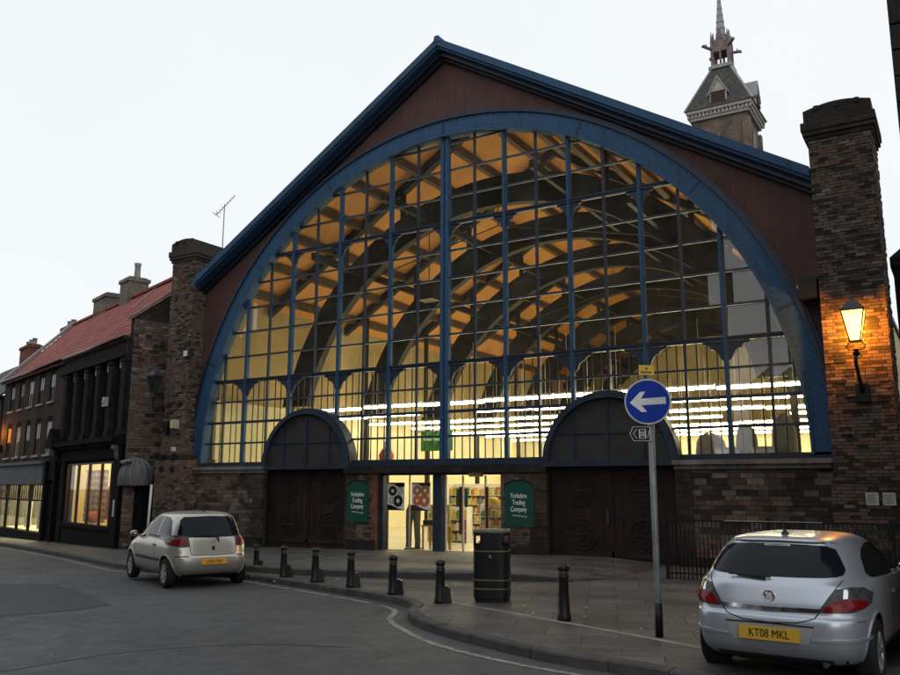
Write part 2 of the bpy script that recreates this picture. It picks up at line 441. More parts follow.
w = bpy.data.worlds.new('World'); SC.world = w; w.use_nodes = True
nt = w.node_tree; nt.nodes.clear()
wo = nt.nodes.new('ShaderNodeOutputWorld'); bg = nt.nodes.new('ShaderNodeBackground')
sky = nt.nodes.new('ShaderNodeTexSky'); sky.sky_type = 'NISHITA'; sky.sun_disc = False
SUN_EL, SUN_AZ = radians(12), radians(150)           # low, behind the camera and to the right
sky.sun_elevation = SUN_EL; sky.sun_rotation = SUN_AZ
sky.air_density = 1.0; sky.dust_density = 2.0
mxs = nt.nodes.new('ShaderNodeMix'); mxs.data_type = 'RGBA'
tc = nt.nodes.new('ShaderNodeTexCoord'); nz = nt.nodes.new('ShaderNodeTexNoise')
nz.inputs['Scale'].default_value = 1.6; nz.inputs['Detail'].default_value = 6
nt.links.new(tc.outputs['Generated'], nz.inputs['Vector'])
cr = nt.nodes.new('ShaderNodeValToRGB')
cr.color_ramp.elements[0].position = .3; cr.color_ramp.elements[0].color = (9.4, 9.8, 10.1, 1)
cr.color_ramp.elements[1].position = .7; cr.color_ramp.elements[1].color = (9.8, 10.1, 10.2, 1)
nt.links.new(nz.outputs['Fac'], cr.inputs[0])
mxs.inputs[0].default_value = .93                     # an even overcast veil over the clear sky
nt.links.new(sky.outputs[0], mxs.inputs[6]); nt.links.new(cr.outputs[0], mxs.inputs[7])
nt.links.new(mxs.outputs[2], bg.inputs[0]); bg.inputs[1].default_value = .10
nt.links.new(bg.outputs[0], wo.inputs[0])
sl = bpy.data.lights.new('sun', 'SUN'); so = bpy.data.objects.new('sun', sl); COL.objects.link(so)
sl.energy = .25; sl.angle = radians(35); sl.color = (1, .95, .9)
# sun_rotation is measured from +Y clockwise seen from above
sd = Vector((sin(SUN_AZ) * cos(SUN_EL), cos(SUN_AZ) * cos(SUN_EL), sin(SUN_EL)))
so.rotation_euler = sd.to_track_quat('Z', 'Y').to_euler(); so.location = (20, -40, 30)
SC.view_settings.view_transform = 'Standard'; SC.view_settings.look = 'None'
SC.view_settings.exposure = 0; SC.view_settings.gamma = 1; SC.view_settings.use_curve_mapping = False
SC.cycles.max_bounces = 8; SC.cycles.transparent_max_bounces = 16
try: SC.cycles.sample_clamp_indirect = 4.0
except Exception: pass

# ------------------------------------------------------------------ ground
def sheet(name, poly, zf, m, step=1.5, kind='structure', skirt=0.0):
    """flat polygon with interior points, height from zf(x, y)"""
    xs = [p[0] for p in poly]; ys = [p[1] for p in poly]
    pts = [Vector(p) for p in poly]; ne = len(pts)
    edges = [(i, (i + 1) % ne) for i in range(ne)]
    x = min(xs) + step/2
    while x < max(xs):
        y = min(ys) + step/2
        while y < max(ys):
            pts.append(Vector((x + random.uniform(-.01, .01), y + random.uniform(-.01, .01)))); y += step
        x += step
    co, ed, fa, _, _, _ = geometry.delaunay_2d_cdt(pts, edges, [], 1, 1e-4)
    b = MB()
    for f in fa: b.face([(co[i].x, co[i].y, zf(co[i].x, co[i].y)) for i in f], 0, True)
    for i in range(ne):
        if not skirt: break
        a, c = poly[i], poly[(i + 1) % ne]
        b.face([(a[0], a[1], zf(*a)), (c[0], c[1], zf(*c)), (c[0], c[1], zf(*c) - skirt), (a[0], a[1], zf(*a) - skirt)])
    return b.build(name, m, kind=kind)

# the ground sheet, dense near the scene and reaching to the horizon
gx = [-900, -300, -120] + [-80 + 4*i for i in range(10)] + [-40 + 1.0*i for i in range(61)] + [24, 32, 50, 90, 200, 400, 900]
gy = [-900, -300, -120, -70, -45] + [-34 + 2*i for i in range(30)] + [30, 45, 70, 120, 300, 900]
b = MB()
b.grid([[(x, y, gz(x) if x < 24 else 0) for x in gx] for y in gy], 0, True)
b.build('road', M['asphalt'], kind='structure')

def smooth(pts, sub=6):
    out = []
    for i in range(len(pts) - 1):
        p0 = Vector(pts[max(i-1, 0)]); p1 = Vector(pts[i]); p2 = Vector(pts[i+1]); p3 = Vector(pts[min(i+2, len(pts)-1)])
        for k in range(sub):
            t = k / sub
            out.append(.5*((2*p1) + (p2-p0)*t + (2*p0-5*p1+4*p2-p3)*t*t + (3*p1-p0-3*p2+p3)*t**3))
    out.append(Vector(pts[-1])); return out

KERB = [(-60, 12.5), (-40, 5.8), (-22.5, .1), (-12.9, -3.4), (-6.15, -6.05), (-3.5, -6.4), (-1.4, -6.62), (1, -7.4), (2.84, -8.07), (4.37, -8.62),
        (5.1, -9.2), (5.45, -9.85), (5.98, -10.46), (6.63, -10.9), (7.9, -11.5), (8.85, -11.85), (9.85, -12.0), (11, -12.3), (13, -13.0), (16, -14), (22, -16)]
kerb = smooth(KERB, 5)
inner = [(22, 1.5), (-9.0, 1.5), (-12.6, 1.2), (-13.2, .3), (-24, 3.8), (-40, 9.1), (-60, 15.6)]
def bulge_low(x, y): return 0.12
PAV = lambda x, y: gz(x) + .12
sheet('pavement', [tuple(p) for p in kerb] + inner, PAV, M['paving'], 1.2)
def ribbon(name, line, w0, w1, zf, m, drop=0.0, kind='structure'):
    """strip along a polyline between offsets w0 and w1 to its left"""
    b = MB(); A = []; B = []
    for i, p in enumerate(line):
        t = (line[min(i+1, len(line)-1)] - line[max(i-1, 0)]).normalized(); n = Vector((-t.y, t.x))
        A.append(p + n*w0); B.append(p + n*w1)
    b.grid([[(q.x, q.y, zf(q.x, q.y)) for q in A], [(q.x, q.y, zf(q.x, q.y)) for q in B]], 0, False)
    if drop: b.grid([[(q.x, q.y, zf(q.x, q.y)) for q in A], [(q.x, q.y, zf(q.x, q.y) - drop) for q in A]], 0, False)
    return b.build(name, m, kind=kind)
def stones(name, line, w0, w1, zf, m, drop, L=.92):
    """kerb laid as separate stones with open joints and slightly uneven tops"""
    b = MB(); rnd = random.Random(3); pts = [line[0]]; acc = 0; res = []
    dens = []
    for i in range(len(line)-1):
        n = max(1, int((line[i+1]-line[i]).length/.1))
        dens += [line[i].lerp(line[i+1], k/n) for k in range(n)]
    cur = [dens[0]]; d = 0; tgt = L
    for q in dens[1:]:
        d += (q-cur[-1]).length; cur.append(q)
        if d >= tgt: res.append(cur); cur = [q]; d = 0; tgt = L*rnd.uniform(.75, 1.2)
    for c in res:
        a, e = c[0], c[-1]; t = (e-a).normalized(); n = Vector((-t.y, t.x)); a = a + t*.007; e = e - t*.007; dz = rnd.uniform(-.006, .006); jo = rnd.uniform(-.008, .008)
        mid = c[len(c)//2]
        out = [q + n*(w0+jo) for q in (a, mid, e)]; inn = [q + n*(w1+jo) for q in (a, mid, e)]
        T = lambda q, k=0: (q.x, q.y, zf(q.x, q.y) + dz - k)
        ch = [q + n*.02 for q in out]
        b.grid([[T(q, drop) for q in out], [T(q, .022) for q in out], [T(q) for q in ch], [T(q) for q in inn], [T(q, drop) for q in inn]], 0, False)
        for z_ in (0, 2): b.face([T(out[z_], drop), T(out[z_], .022), T(ch[z_]), T(inn[z_]), T(inn[z_], drop)])
    return b.build(name, m, kind='structure')
def V2(l): return [Vector(p) for p in l]
stones('kerb', kerb, -.03, .15, lambda x, y: gz(x) + .127, M['kerb'], .2)
# raised strip of paving in front of the shop doors, ramping out to nothing on the right
def STEP(x, y): return gz(x) + .12 + .004 + .13 * max(0, min(1, (6.6 - x) / 1.6))
step_front = smooth([(-10.4, -2.2), (-7.5, -4.3), (-5, -5.5), (-3.2, -6.0), (-1.6, -6.2), (.25, -6.35), (2.6, -6.0), (5.3, -5.2), (6.2, -4.6), (6.55, -3.2)], 5)
sheet('shop_step', [tuple(p) for p in step_front] + [(6.58, .4), (-10.4, .4)], STEP, M['paving'], 1.0, skirt=.16)
stones('step_kerb', step_front, -.03, .17, lambda x, y: STEP(x, y) + .006, M['kerb'], .17)
# flush stone line let into the paving
ribbon('paving_strip', smooth([(5.4, -8.72), (7.3, -9.5), (9.3, -10.3), (11.6, -11.3)], 6), -.06, .06, lambda x, y: PAV(x, y) + .004, M['kerb_pale'])
# painted edge lines on the road
R4 = lambda x, y: gz(x) + .006
ribbon('edge_line', smooth([(4.25, -8.95), (4.74, -9.28), (5.02, -9.65), (5.25, -10.1), (5.73, -10.62), (6.88, -11.5), (7.87, -11.95), (8.76, -12.2), (9.9, -12.45), (13, -13.5), (18, -15.4)], 6), -.05, .05, R4, M['line'])
ribbon('edge_line', smooth([(-6.4, -6.4), (-3.4, -6.66), (-1.4, -6.88), (.9, -7.7), (2.7, -8.35), (3.9, -8.8)], 6), -.045, .045, R4, M['line'])
ribbon('edge_line', smooth([(-40, 5.3), (-22.5, -.2), (-12.9, -3.72), (-6.4, -6.4)], 8), -.045, .045, R4, M['line'])
R3 = lambda x, y: gz(x) + .005
sheet('asphalt_patch', [(-7.5, -10.3), (-4.6, -9.2), (-2.2, -10.2), (-.1, -11.1), (-.05, -11.9), (-.5, -12.9), (-2.6, -13.6), (-6, -13.3)], R3, M['asphalt_new'], .8)
ribbon('road_seam', smooth([(3.3, -16.5), (3.75, -15.4), (4.0, -14.0), (4.9, -12.85), (6.2, -12.3)], 8), -.012, .012, R3, M['asphalt_new'])

# ------------------------------------------------------------------ market hall
hall = empty('market_hall', (0, 0, 0), 0, 'huge brick market hall with a blue arched window glowing amber across its gable', 'market hall')
CZ = 2.75; RI = 10.07; RO = 10.72; B2 = 2.06
Z2 = 5.655; Z1 = 10.005
SLOPE = (15.97 - 9.46) / 10.62
def roofz(x, d=0): return 15.97 - d - SLOPE * abs(x)
# maroon boarding between arch and rake
b = MB()
for i in range(64):
    q = []
    for a in (pi*i/64, pi*(i+1)/64):
        ci = (RO-.12)*cos(a), CZ + (RO-.12)*sin(a)
        # outer boundary along the same ray: side wall x = 10.62 or rake
        dx, dz = cos(a), sin(a)
        tt = 1e9
        if abs(dx) > 1e-6: tt = 10.62 / abs(dx)
        den = dz + SLOPE*abs(dx); tt = min(tt, (15.85 - CZ) / den)
        q.append((ci, (dx*max(tt, RO-.12), CZ + dz*max(tt, RO-.12))))
    (a0, b0), (a1, b1) = q
    b.face([(a0[0], -.04, a0[1]), (b0[0], -.04, b0[1]), (b1[0], -.04, b1[1]), (a1[0], -.04, a1[1])])
b.build('gable_boarding', M['maroon'], hall)
# arch rim with moulded edges
def ringband(b, r0, r1, y0, y1, a0=0, a1=pi, n=96, cx=0, cz=CZ, zmin=None):
    P = [arc(cx, cz, r0, a0, a1, n), arc(cx, cz, r1, a0, a1, n)]
    rows = [[(x, y0, z) for x, z in P[0]], [(x, y0, z) for x, z in P[1]], [(x, y1, z) for x, z in P[1]], [(x, y1, z) for x, z in P[0]], [(x, y0, z) for x, z in P[0]]]
    for i in range(4): b.grid([rows[i], rows[i+1]], 0, False)
b = MB()
ringband(b, RI+.05, RO-.1, -.20, .10)
ringband(b, RI, RI+.07, -.24, .11)
b.build('arch_rim', M['blue'], hall)
b = MB()
ringband(b, RO-.12, RO-.03, -.26, -.03)
ringband(b, RO-.03, RO+.05, -.16, -.03)
b.build('arch_moulding', M['blue_dark'], hall)
b = MB()
for i in range(150):
    a = radians(4) + i*radians(172)/149
    for r in (RI+.16, RO-.2):
        if (i // 6) % 5 == 4 and r > RI+.3: continue
        c = Vector((r*cos(a), -.201, CZ + r*sin(a))); R = .018
        ring = [c + Vector((R*cos(2*pi*k/6), 0, R*sin(2*pi*k/6))) for k in range(6)]
        tip = c + Vector((0, -.02, 0))
        for k in range(6): b.face([ring[k], ring[(k+1) % 6], tip])
for a in [radians(x) for x in (20, 42, 64, 90, 116, 138, 160)]:      # splice plates
    d = Vector((cos(a), 0, sin(a))); b.bar(Vector((0, -.203, CZ)) + d*(RI+.1), Vector((0, -.203, CZ)) + d*(RO-.13), .05, .02, up=(0, 1, 0))
b.build('rivets', M['blue_grey'], hall, kind='stuff')
# rake cornice: stepped mouldings
def rake(b, d0, d1, y0, y1, W=10.85):
    for s in (-1, 1):
        W = 10.53 if s > 0 else 10.62
        P = [(0, roofz(0, d1)), (s*W, roofz(W, d1)), (s*W, roofz(W, d0)), (0, roofz(0, d0))]
        if s < 0: P = P[::-1]
        b.prism(P, y0, y1)
b = MB(); rake(b, -.02, .22, -.62, .3, 11.0); rake(b, .22, .30, -.55, .3, 10.95)
b.prism([(-.13, 15.85), (.13, 15.85), (.07, 16.06), (-.07, 16.06)], -.64, -.2)
b.build('rake_cornice', M['blue'], hall)
b = MB(); rake(b, .30, .40, -.34, .3, 10.9); rake(b, .40, .45, -.38, .3, 10.9); rake(b, .45, .54, -.2, .3, 10.8)
b.build('rake_moulding', M['blue_dark'], hall)

# glazing bars
def ztop(x, r=RI): return CZ + sqrt(max(0, r*r - x*x))
for k in range(-4, 5):
    x = k*B2
    b = MB()
    if k == 0:
        for dx in (-.085, .085): b.box(dx-.06, dx+.06, -.11, .05, 2.42, ztop(0))
        b.box(-.03, .03, -.05, .04, 2.42, ztop(0))
    else:
        b.box(x-.055, x+.055, -.08, .05, CZ, ztop(x)+.02)
        b.box(x-.025, x+.025, -.105, -.08, CZ, ztop(x)+.02)
    b.build('mullion', M['blue'], hall)
for z in (Z1, Z2):
    wx = sqrt(RI**2 - (z-CZ)**2)
    b = MB(); b.box(-wx-.05, wx+.05, -.07, .045, z-.055, z+.055); b.box(-wx-.05, wx+.05, -.10, -.07, z+.02, z+.06)
    b.build('transom', M['blue_dark'], hall)
rails = [CZ + (Z2-CZ)*i/4 for i in (1, 2, 3)] + [Z2 + .87*i for i in (1, 2, 3, 4)] + [Z1 + .87*i for i in (1, 2, 3)]
b = MB()
for z in rails:
    wx = sqrt(RI**2 - (z-CZ)**2); t = .035 if z != rails[1] else .05
    b.box(-wx, wx, -.04, .028, z-t*.85, z+t*.85)
for k in range(-5, 5):
    x = (k+.5)*B2
    b.box(x-.034, x+.034, -.05, .029, CZ, ztop(x))
b.build('glazing_bars', M['blue_dark'], hall)
b = MB()                                                # thin bars behind the lower panes
for i in range(-39, 40):
    x = i * B2/8
    if i % 4 == 0: continue
    top = min(Z2, ztop(x))
    if top > CZ+.3: b.box(x-.015, x+.015, .10, .125, CZ, top)
b.build('security_bars', M['iron'], hall)
b = MB(); b.box(-10.49, 10.54, -.2, .15, CZ-.16, CZ+.06); b.build('window_sill_beam', M['blue_grey'], hall)
# ogee brackets where mullions meet transoms
def bracket(x, z, s, w=.50, h=.50):
    pr = [(0, 0), (w, 0), (w, -.05), (.80*w, -.09*h-.03), (.66*w, -.22*h), (.60*w, -.36*h), (.46*w, -.40*h), (.30*w, -.50*h), (.20*w, -.68*h), (.14*w, -.86*h), (0, -h)]
    P = [(x + s*px, z + pz) for px, pz in pr]
    return P if s < 0 else P[::-1]
for z in (Z2-.06, Z1-.06):
    for k in range(-4, 5):
        for s in (-1, 1):
            x = k*B2 + s*.07*(2.4 if k == 0 else 1)
            if ztop(x + s*.5) < z + .1: continue
            bb = MB(); bb.prism(bracket(x, z, s) if z < 8 else bracket(x, z, s, .30, .40), -.03, .025); bb.build('bracket', M['blue_dark'], hall)
# glass: one pane per opening, each puttied in at a slightly different tilt
def clipcirc(P, r):
    out = []
    n = 180
    # clip polygon to the inscribed polygon of the arch
    poly = P
    for i in range(n):
        a = pi*(i+.5)/n; nx, nz = cos(a), sin(a); new = []
        for j in range(len(poly)):
            p, q = poly[j], poly[(j+1) % len(poly)]
            dp = p[0]*nx + (p[1]-CZ)*nz - r; dq = q[0]*nx + (q[1]-CZ)*nz - r
            if dp <= 0: new.append(p)
            if dp*dq < 0:
                t = dp/(dp-dq); new.append((p[0]+(q[0]-p[0])*t, p[1]+(q[1]-p[1])*t))
        poly = new
        if len(poly) < 3: return []
    return poly
zs = sorted([CZ] + rails + [Z1, Z2, 12.9])
b = MB()
for k in range(-10, 10):
    x0, x1 = k*B2/2, (k+1)*B2/2
    for z0, z1 in zip(zs[:-1], zs[1:]):
        P = clipcirc([(x0, z0), (x1, z0), (x1, z1), (x0, z1)], RI+.02)
        if len(P) < 3: continue
        ax, az = random.gauss(0, .006), random.gauss(0, .006); cx, cz = (x0+x1)/2, (z0+z1)/2
        b.face([(x, .03 + ax*(x-cx) + az*(z-cz), z) for x, z in P])
b.build('window_glass', M['glass'], hall, recalc=False)

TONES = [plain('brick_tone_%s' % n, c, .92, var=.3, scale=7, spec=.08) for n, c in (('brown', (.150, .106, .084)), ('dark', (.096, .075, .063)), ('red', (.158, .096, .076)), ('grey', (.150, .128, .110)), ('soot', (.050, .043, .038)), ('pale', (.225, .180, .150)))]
MORTAR = plain('sooty_mortar', (.045, .040, .036), .95, var=.4, scale=5, spec=.05)
from mathutils import noise as mnoise
def bricks(b, O, U, Nn, W, z0, z1, bw=.225, bh=.078, seed=0, rough=.012, weights=(5, 3, 2, 3, 2, .5), miss=.012, jit=0.0):
    """courses of separate bricks bedded on a core wall: O corner, U along, Nn outward"""
    O = Vector(O); U = Vector(U); Nn = Vector(Nn); rnd = random.Random(seed); z = z0; row = 0
    while z < z1 - .02:
        h = min(bh*(1 + rnd.uniform(-jit, jit)), z1 - z); u = -(bw*.5 if row % 2 else 0) - rnd.uniform(0, .02)
        while u < W - .01:
            w_ = bw*(1 + rnd.uniform(-.12 - jit, .12 + jit)); a, c = max(u, 0), min(u + w_ - .011, W); u += w_
            if c - a < .03 or rnd.random() < miss: continue
            q = O + U*((a+c)/2) + Vector((0, 0, z + h/2))
            f = mnoise.noise(q*.55 + Vector((seed, 0, 0))); g = mnoise.noise(q*1.7 + Vector((0, seed, 9)))
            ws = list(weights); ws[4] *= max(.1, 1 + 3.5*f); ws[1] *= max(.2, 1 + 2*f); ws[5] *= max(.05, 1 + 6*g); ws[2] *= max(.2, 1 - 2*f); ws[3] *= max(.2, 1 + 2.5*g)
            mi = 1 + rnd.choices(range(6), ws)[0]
            o = .006 + rnd.random()**2*rough; e = rnd.uniform(0, .006)
            p = [O + U*(a+e) + Vector((0, 0, z+.004)), O + U*(c-e*.5) + Vector((0, 0, z+.004)), O + U*c + Vector((0, 0, z+h-.007)), O + U*a + Vector((0, 0, z+h-.007))]
            t = [x + Nn*(o + rnd.uniform(-.003, .003)) for x in p]; i0 = len(b.v); b.v += [x - Nn*.02 for x in p] + t
            for q4 in ((4, 5, 6, 7), (0, 1, 5, 4), (1, 2, 6, 5), (2, 3, 7, 6), (3, 0, 4, 7)):
                b.f.append([i0 + k for k in q4]); b.mi.append(mi); b.sm.append(False)
        z += h; row += 1
BM = [MORTAR] + TONES
# low walls, sills, quoins
def wallseg(x0, x1, name='plinth_wall', m='brick_stone', z1=2.5, y0=-.38):
    b = MB(); b.box(x0, x1, y0, .25, -.6, z1)
    if m == 'brick_stone': bricks(b, (x0, y0, .3), (1, 0, 0), (0, -1, 0), x1-x0, 0, 2.15, .36, .13, int(x0*10), .016, (3, 5, .6, 3, 5, .35), .01, .25)
    else: bricks(b, (x0, y0, .4), (1, 0, 0), (0, -1, 0), x1-x0, 0, 2.0, .225, .078, int(x0*10), .014, (4, 4, 2, 2, 3, .4))
    b.build(name, BM, hall)
wallseg(-10.6, -6.86); wallseg(6.95, 10.56); wallseg(-3.36, -2.2, m='brick'); wallseg(2.04, 3.42, m='brick')
for x0, x1 in ((-10.45, -6.8), (6.9, 10.54)):
    b = MB(); b.box(x0, x1, -.56, .2, 2.55, 2.66); b.box(x0+.03, x1-.03, -.48, .2, 2.44, 2.55); b.build('sill', M['stone'], hall)
for x0, x1 in ((-7.3, -6.84), (6.93, 7.35), (-3.38, -2.95), (2.95, 3.44)):
    b = MB(); z = -.3; i = 0
    while z < 2.4:
        h = .26 + .1*random.random(); h = min(h, 2.44-z); e = .05*(i % 2)
        b.box(x0-.0, x1-e if x0 < 0 else x1, -.42-.012*random.random(), -.3, z, z+h-.012); z += h; i += 1
    b.build('quoins', M['brick_stone'], hall)
for x0, x1 in ((-10.6, -6.86), (6.95, 10.56)):
    b = MB(); b.box(x0, x1, -.47, -.36, -.5, .35); b.build('plinth', M['stone_dark'], hall)
b = MB(); b.box(-3.4, 3.46, -.52, .2, 2.40, 2.56); b.box(-3.36, 3.42, -.42, .2, 2.56, 2.62); b.build('lintel', M['stone_dark'], hall)
for cx in (-5.12, 5.17): pass
for x0, x1 in ((-3.34, -2.22), (2.06, 3.40)):
    b = MB(); b.box(x0, x1, -.45, -.37, -.4, .42); b.build('plinth', M['stone_dark'], hall)
# brick reveal edge left of the shop window, pinkish
b = MB(); b.box(-2.36, -2.18, -.40, -.36, .1, 2.4); b.build('door_reveal', M['brick_red'], hall)

# side gates with half-round hoods
def gate(cx):
    g = MB(); g.box(cx-1.76, cx+1.76, -.12, .0, -.3, 2.6); 
    for i in range(-6, 7): g.box(cx+i*.27-.008, cx+i*.27+.008, -.132, -.12, .2, 2.45)
    g.box(cx-.03, cx+.03, -.15, -.12, -.2, 2.5); g.box(cx-1.7, cx+1.7, -.15, -.12, .22, .36)
    go = g.build('gate', M['gate'], hall)
    for sx in (-.86, .86):
        for z in (.78, 1.92):
            s = MB(); x = cx + sx
            for r, w in ((.40, .028), (.30, .02)):
                s.tube([(x + r*cos(a), -.15, z + r*sin(a)) for a in [2*pi*i/28 for i in range(29)]], w/2, 6)
            for k in range(4):
                a0 = k*pi/2 + .3
                s.tube([(x + r*cos(a0 + t*1.9), -.155, z + r*sin(a0 + t*1.9)) for t, r in [(i/8, .30*(1 - .8*i/8)) for i in range(9)]], .012, 6)
            s.box(x-.5 if sx < 0 else x-.3, x+.3 if sx < 0 else x+.5, -.155, -.135, z-.022, z+.022)
            s.build('strapwork', plain('dull_strap_iron', (.030, .026, .027), .6, spec=.15) if 'dull_strap_iron' not in bpy.data.materials else bpy.data.materials['dull_strap_iron'], go)
    s = MB(); s.box(cx-.13, cx-.07, -.2, -.15, 1.05, 1.4); s.build('handle', M['iron_grey'], go)
    # half-round boarded fanlight in a deep hood
    r = 1.80; cz = 2.66
    f = MB(); P = arc(cx, cz, r-.12, 0, pi, 40); f.prism(P, -.30, -.1); fo = f.build('fanlight', M['fan'], hall)
    f = MB()
    for dx in (-.95, 0, .95): f.box(cx+dx-.035, cx+dx+.035, -.34, -.30, cz, cz + sqrt((r-.12)**2 - dx*dx))
    f.box(cx-1.6, cx+1.6, -.335, -.30, cz+.72, cz+.77); f.build('bars', M['blue_dark'], fo)
    f = MB(); ringband(f, r-.14, r, -.46, .02, 0, pi, 40, cx, cz); ringband(f, r, r+.05, -.38, .02, 0, pi, 40, cx, cz)
    f.box(cx-r-.05, cx+r+.05, -.47, .02, cz-.12, cz); f.build('hood', M['blue_grey'], hall)
    f = MB(); f.box(cx-1.8, cx-1.70, -.2, 0, -.3, 2.5); f.box(cx+1.70, cx+1.8, -.2, 0, -.3, 2.5); f.build('gate_post', M['iron'], hall)
gate(-5.12); gate(5.17)

# shop doorway between the gates
b = MB()
b.box(-2.2, -2.1, -.2, 0, -.1, 2.4); b.box(1.95, 2.04, -.2, 0, -.1, 2.4); b.box(-.28, .02, -.24, 0, -.1, 2.42)
b.box(-2.2, 2.04, -.2, 0, 2.34, 2.42); b.box(-2.2, .0, -.2, 0, -.1, .10)
b.build('door_frame', M['blue_grey'], hall)
b = MB(); b.face([(-2.1, -.1, .1), (-.28, -.1, .1), (-.28, -.1, 2.34), (-2.1, -.1, 2.34)]); b.build('shop_window', M['glass_shop'], hall, recalc=False)
b = MB(); b.box(-1.2, -1.17, -.13, -.08, .1, 2.34); b.build('shop_window_bar', M['lead'], hall)
b = MB(); b.box(-.2, .2, 0, 0.02, 0, .01)
for x0, x1 in ((.04, .66), (1.36, 1.95)):
    d = MB(); d.face([(x0, -.05, .05), (x1, -.05, .05), (x1, -.05, 2.3), (x0, -.05, 2.3)]); do = d.build('door', M['glass_shop'], hall, recalc=False)
    f = MB(); f.box(x0, x0+.045, -.08, -.02, .04, 2.32); f.box(x1-.045, x1, -.08, -.02, .04, 2.32); f.box(x0+.045, x1-.045, -.08, -.02, .04, .14)
    f.build('frame', M['offwhite'], do)
    hx = x1-.06 if x0 < 1 else x0+.10
    f = MB(); f.box(hx-.04, hx+.04, -.14, -.085, .70, 2.0); f.build('handle', plain('maroon_handle', (.07, .018, .016), .4), do)
b = MB(); b.box(-.05, 2.1, 0.02, .5, -.2, .11); b.build('threshold', M['stone'], hall)

# interior shell
D = 36.0
b = MB(); b.face([(-10.6, .3, .12), (10.6, .3, .12), (10.6, D, .12), (-10.6, D, .12)]); b.build('shop_floor', M['lino'], hall)
for s, x in ((-1, -10.62), (1, 10.62)):
    b = MB(); b.box(min(x, x+s*.3), max(x, x+s*.3), .25, D, -.5, 9.45); b.build('side_wall', M['wall_ply'], hall)
b = MB(); b.prism([(-10.9, -.3), (10.9, -.3), (10.9, 9.2), (0, 15.75), (-10.9, 9.2)], D, D+.4); b.build('back_wall', M['wall_ply'], hall)
b = MB()
for s in (-1, 1):
    P = [(0, 15.62), (s*10.7, 15.62-10.7*SLOPE), (s*10.7, 15.7-10.7*SLOPE), (0, 15.7)]
    b.prism(P if s > 0 else P[::-1], .3, D)
b.build('ceiling', M['ceil'], hall)
b = MB()
for s in (-1, 1):
    P = [(0, 15.72), (s*11.0, 15.72-11.0*SLOPE), (s*11.0, 15.94-11.0*SLOPE), (0, 15.94)]
    b.prism(P if s > 0 else P[::-1], .31, D+.5)
b.build('roof', M['slate_b'], hall)
for s in (-1, 1):
    for i in range(8):
        x = s*(.6 + 1.33*i); z = 15.6 - SLOPE*abs(x)
        b = MB(); b.box(x-.11, x+.11, .32, D, z-.30, z-.0); b.build('purlin', M['purlin'], hall)
def rib(y):
    b = MB()
    for r0, r1, w in ((9.35, 9.55, .17), (8.52, 8.68, .16), (8.66, 9.37, .07)):
        A0_ = radians(13); P0 = arc(0, CZ+.35, r0, A0_, pi-A0_, 48); P1 = arc(0, CZ+.35, r1, A0_, pi-A0_, 48)
        for i in range(48): b.prism([P0[i], P1[i], P1[i+1], P0[i+1]], y-w, y+w)
    for i in range(2, 23):                               # web stiffeners
        a = pi*(i+.5)/25; d = Vector((cos(a), 0, sin(a))); c = Vector((0, y, CZ+.35))
        b.bar(c + d*8.67, c + d*9.36, .06, .26, up=(0, 1, 0))
    for s in (-1, 1):
        b.box(s*9.2-.09, s*9.2+.09, y-.09, y+.09, .1, 5.1); b.prism([(s*8.55, 5.05), (s*9.5, 5.05), (s*9.45, 5.35), (s*8.4, 5.35)] if s > 0 else [(s*8.55, 5.05), (s*8.4, 5.35), (s*9.45, 5.35), (s*9.5, 5.05)], y-.15, y+.15)
        for i in (2, 4, 6):
            x = s*(1.93 + 1.33*i - .6)
            zt = 15.3 - SLOPE*abs(x); zb = CZ+.35 + sqrt(9.5**2 - x*x)
            if zt > zb: b.bar((x, y, zb), (x, y, zt), .14, .18)
        P = [(0, 15.55), (s*10.5, 15.55-10.5*SLOPE), (s*10.5, 15.2-10.5*SLOPE), (0, 15.2)]
        b.prism(P if s < 0 else P[::-1], y-.13, y+.13)
    return b.build('roof_rib', M['rib'], hall)
for i in range(7): rib(3.4 + 4.9*i)
for a_ in (50, 72, 108, 130):
    a = radians(a_); x, z = 8.9*cos(a), CZ + .35 + 8.9*sin(a)
    b = MB(); b.box(x-.07, x+.07, .4, 33.2, z-.13, z+.13); b.build('bracing_beam', M['rib'], hall)
# slender tie rods
for y in (3.4, 14.6, 25.8):
    b = MB(); b.tube([(-8.6, y, 9.0), (0, y, 10.9)], .022, 6); b.tube([(8.6, y, 9.0), (0, y, 10.9)], .022, 6); b.tube([(0, y, 10.9), (0, y, 12)], .022, 6)
    b.build('tie_rod', M['iron'], hall)
# lower partition: cream shop lining behind the sales floor
b = MB(); b.box(-10.5, 10.5, 26.0, 26.2, .12, 5.1); b.build('shop_lining', M['wall_cream'], hall)
for s in (-1, 1):
    b = MB(); b.box(s*10.3-.05, s*10.3+.05, .5, 25.9, .12, 5.1); b.build('shop_lining', M['wall_cream'], hall)

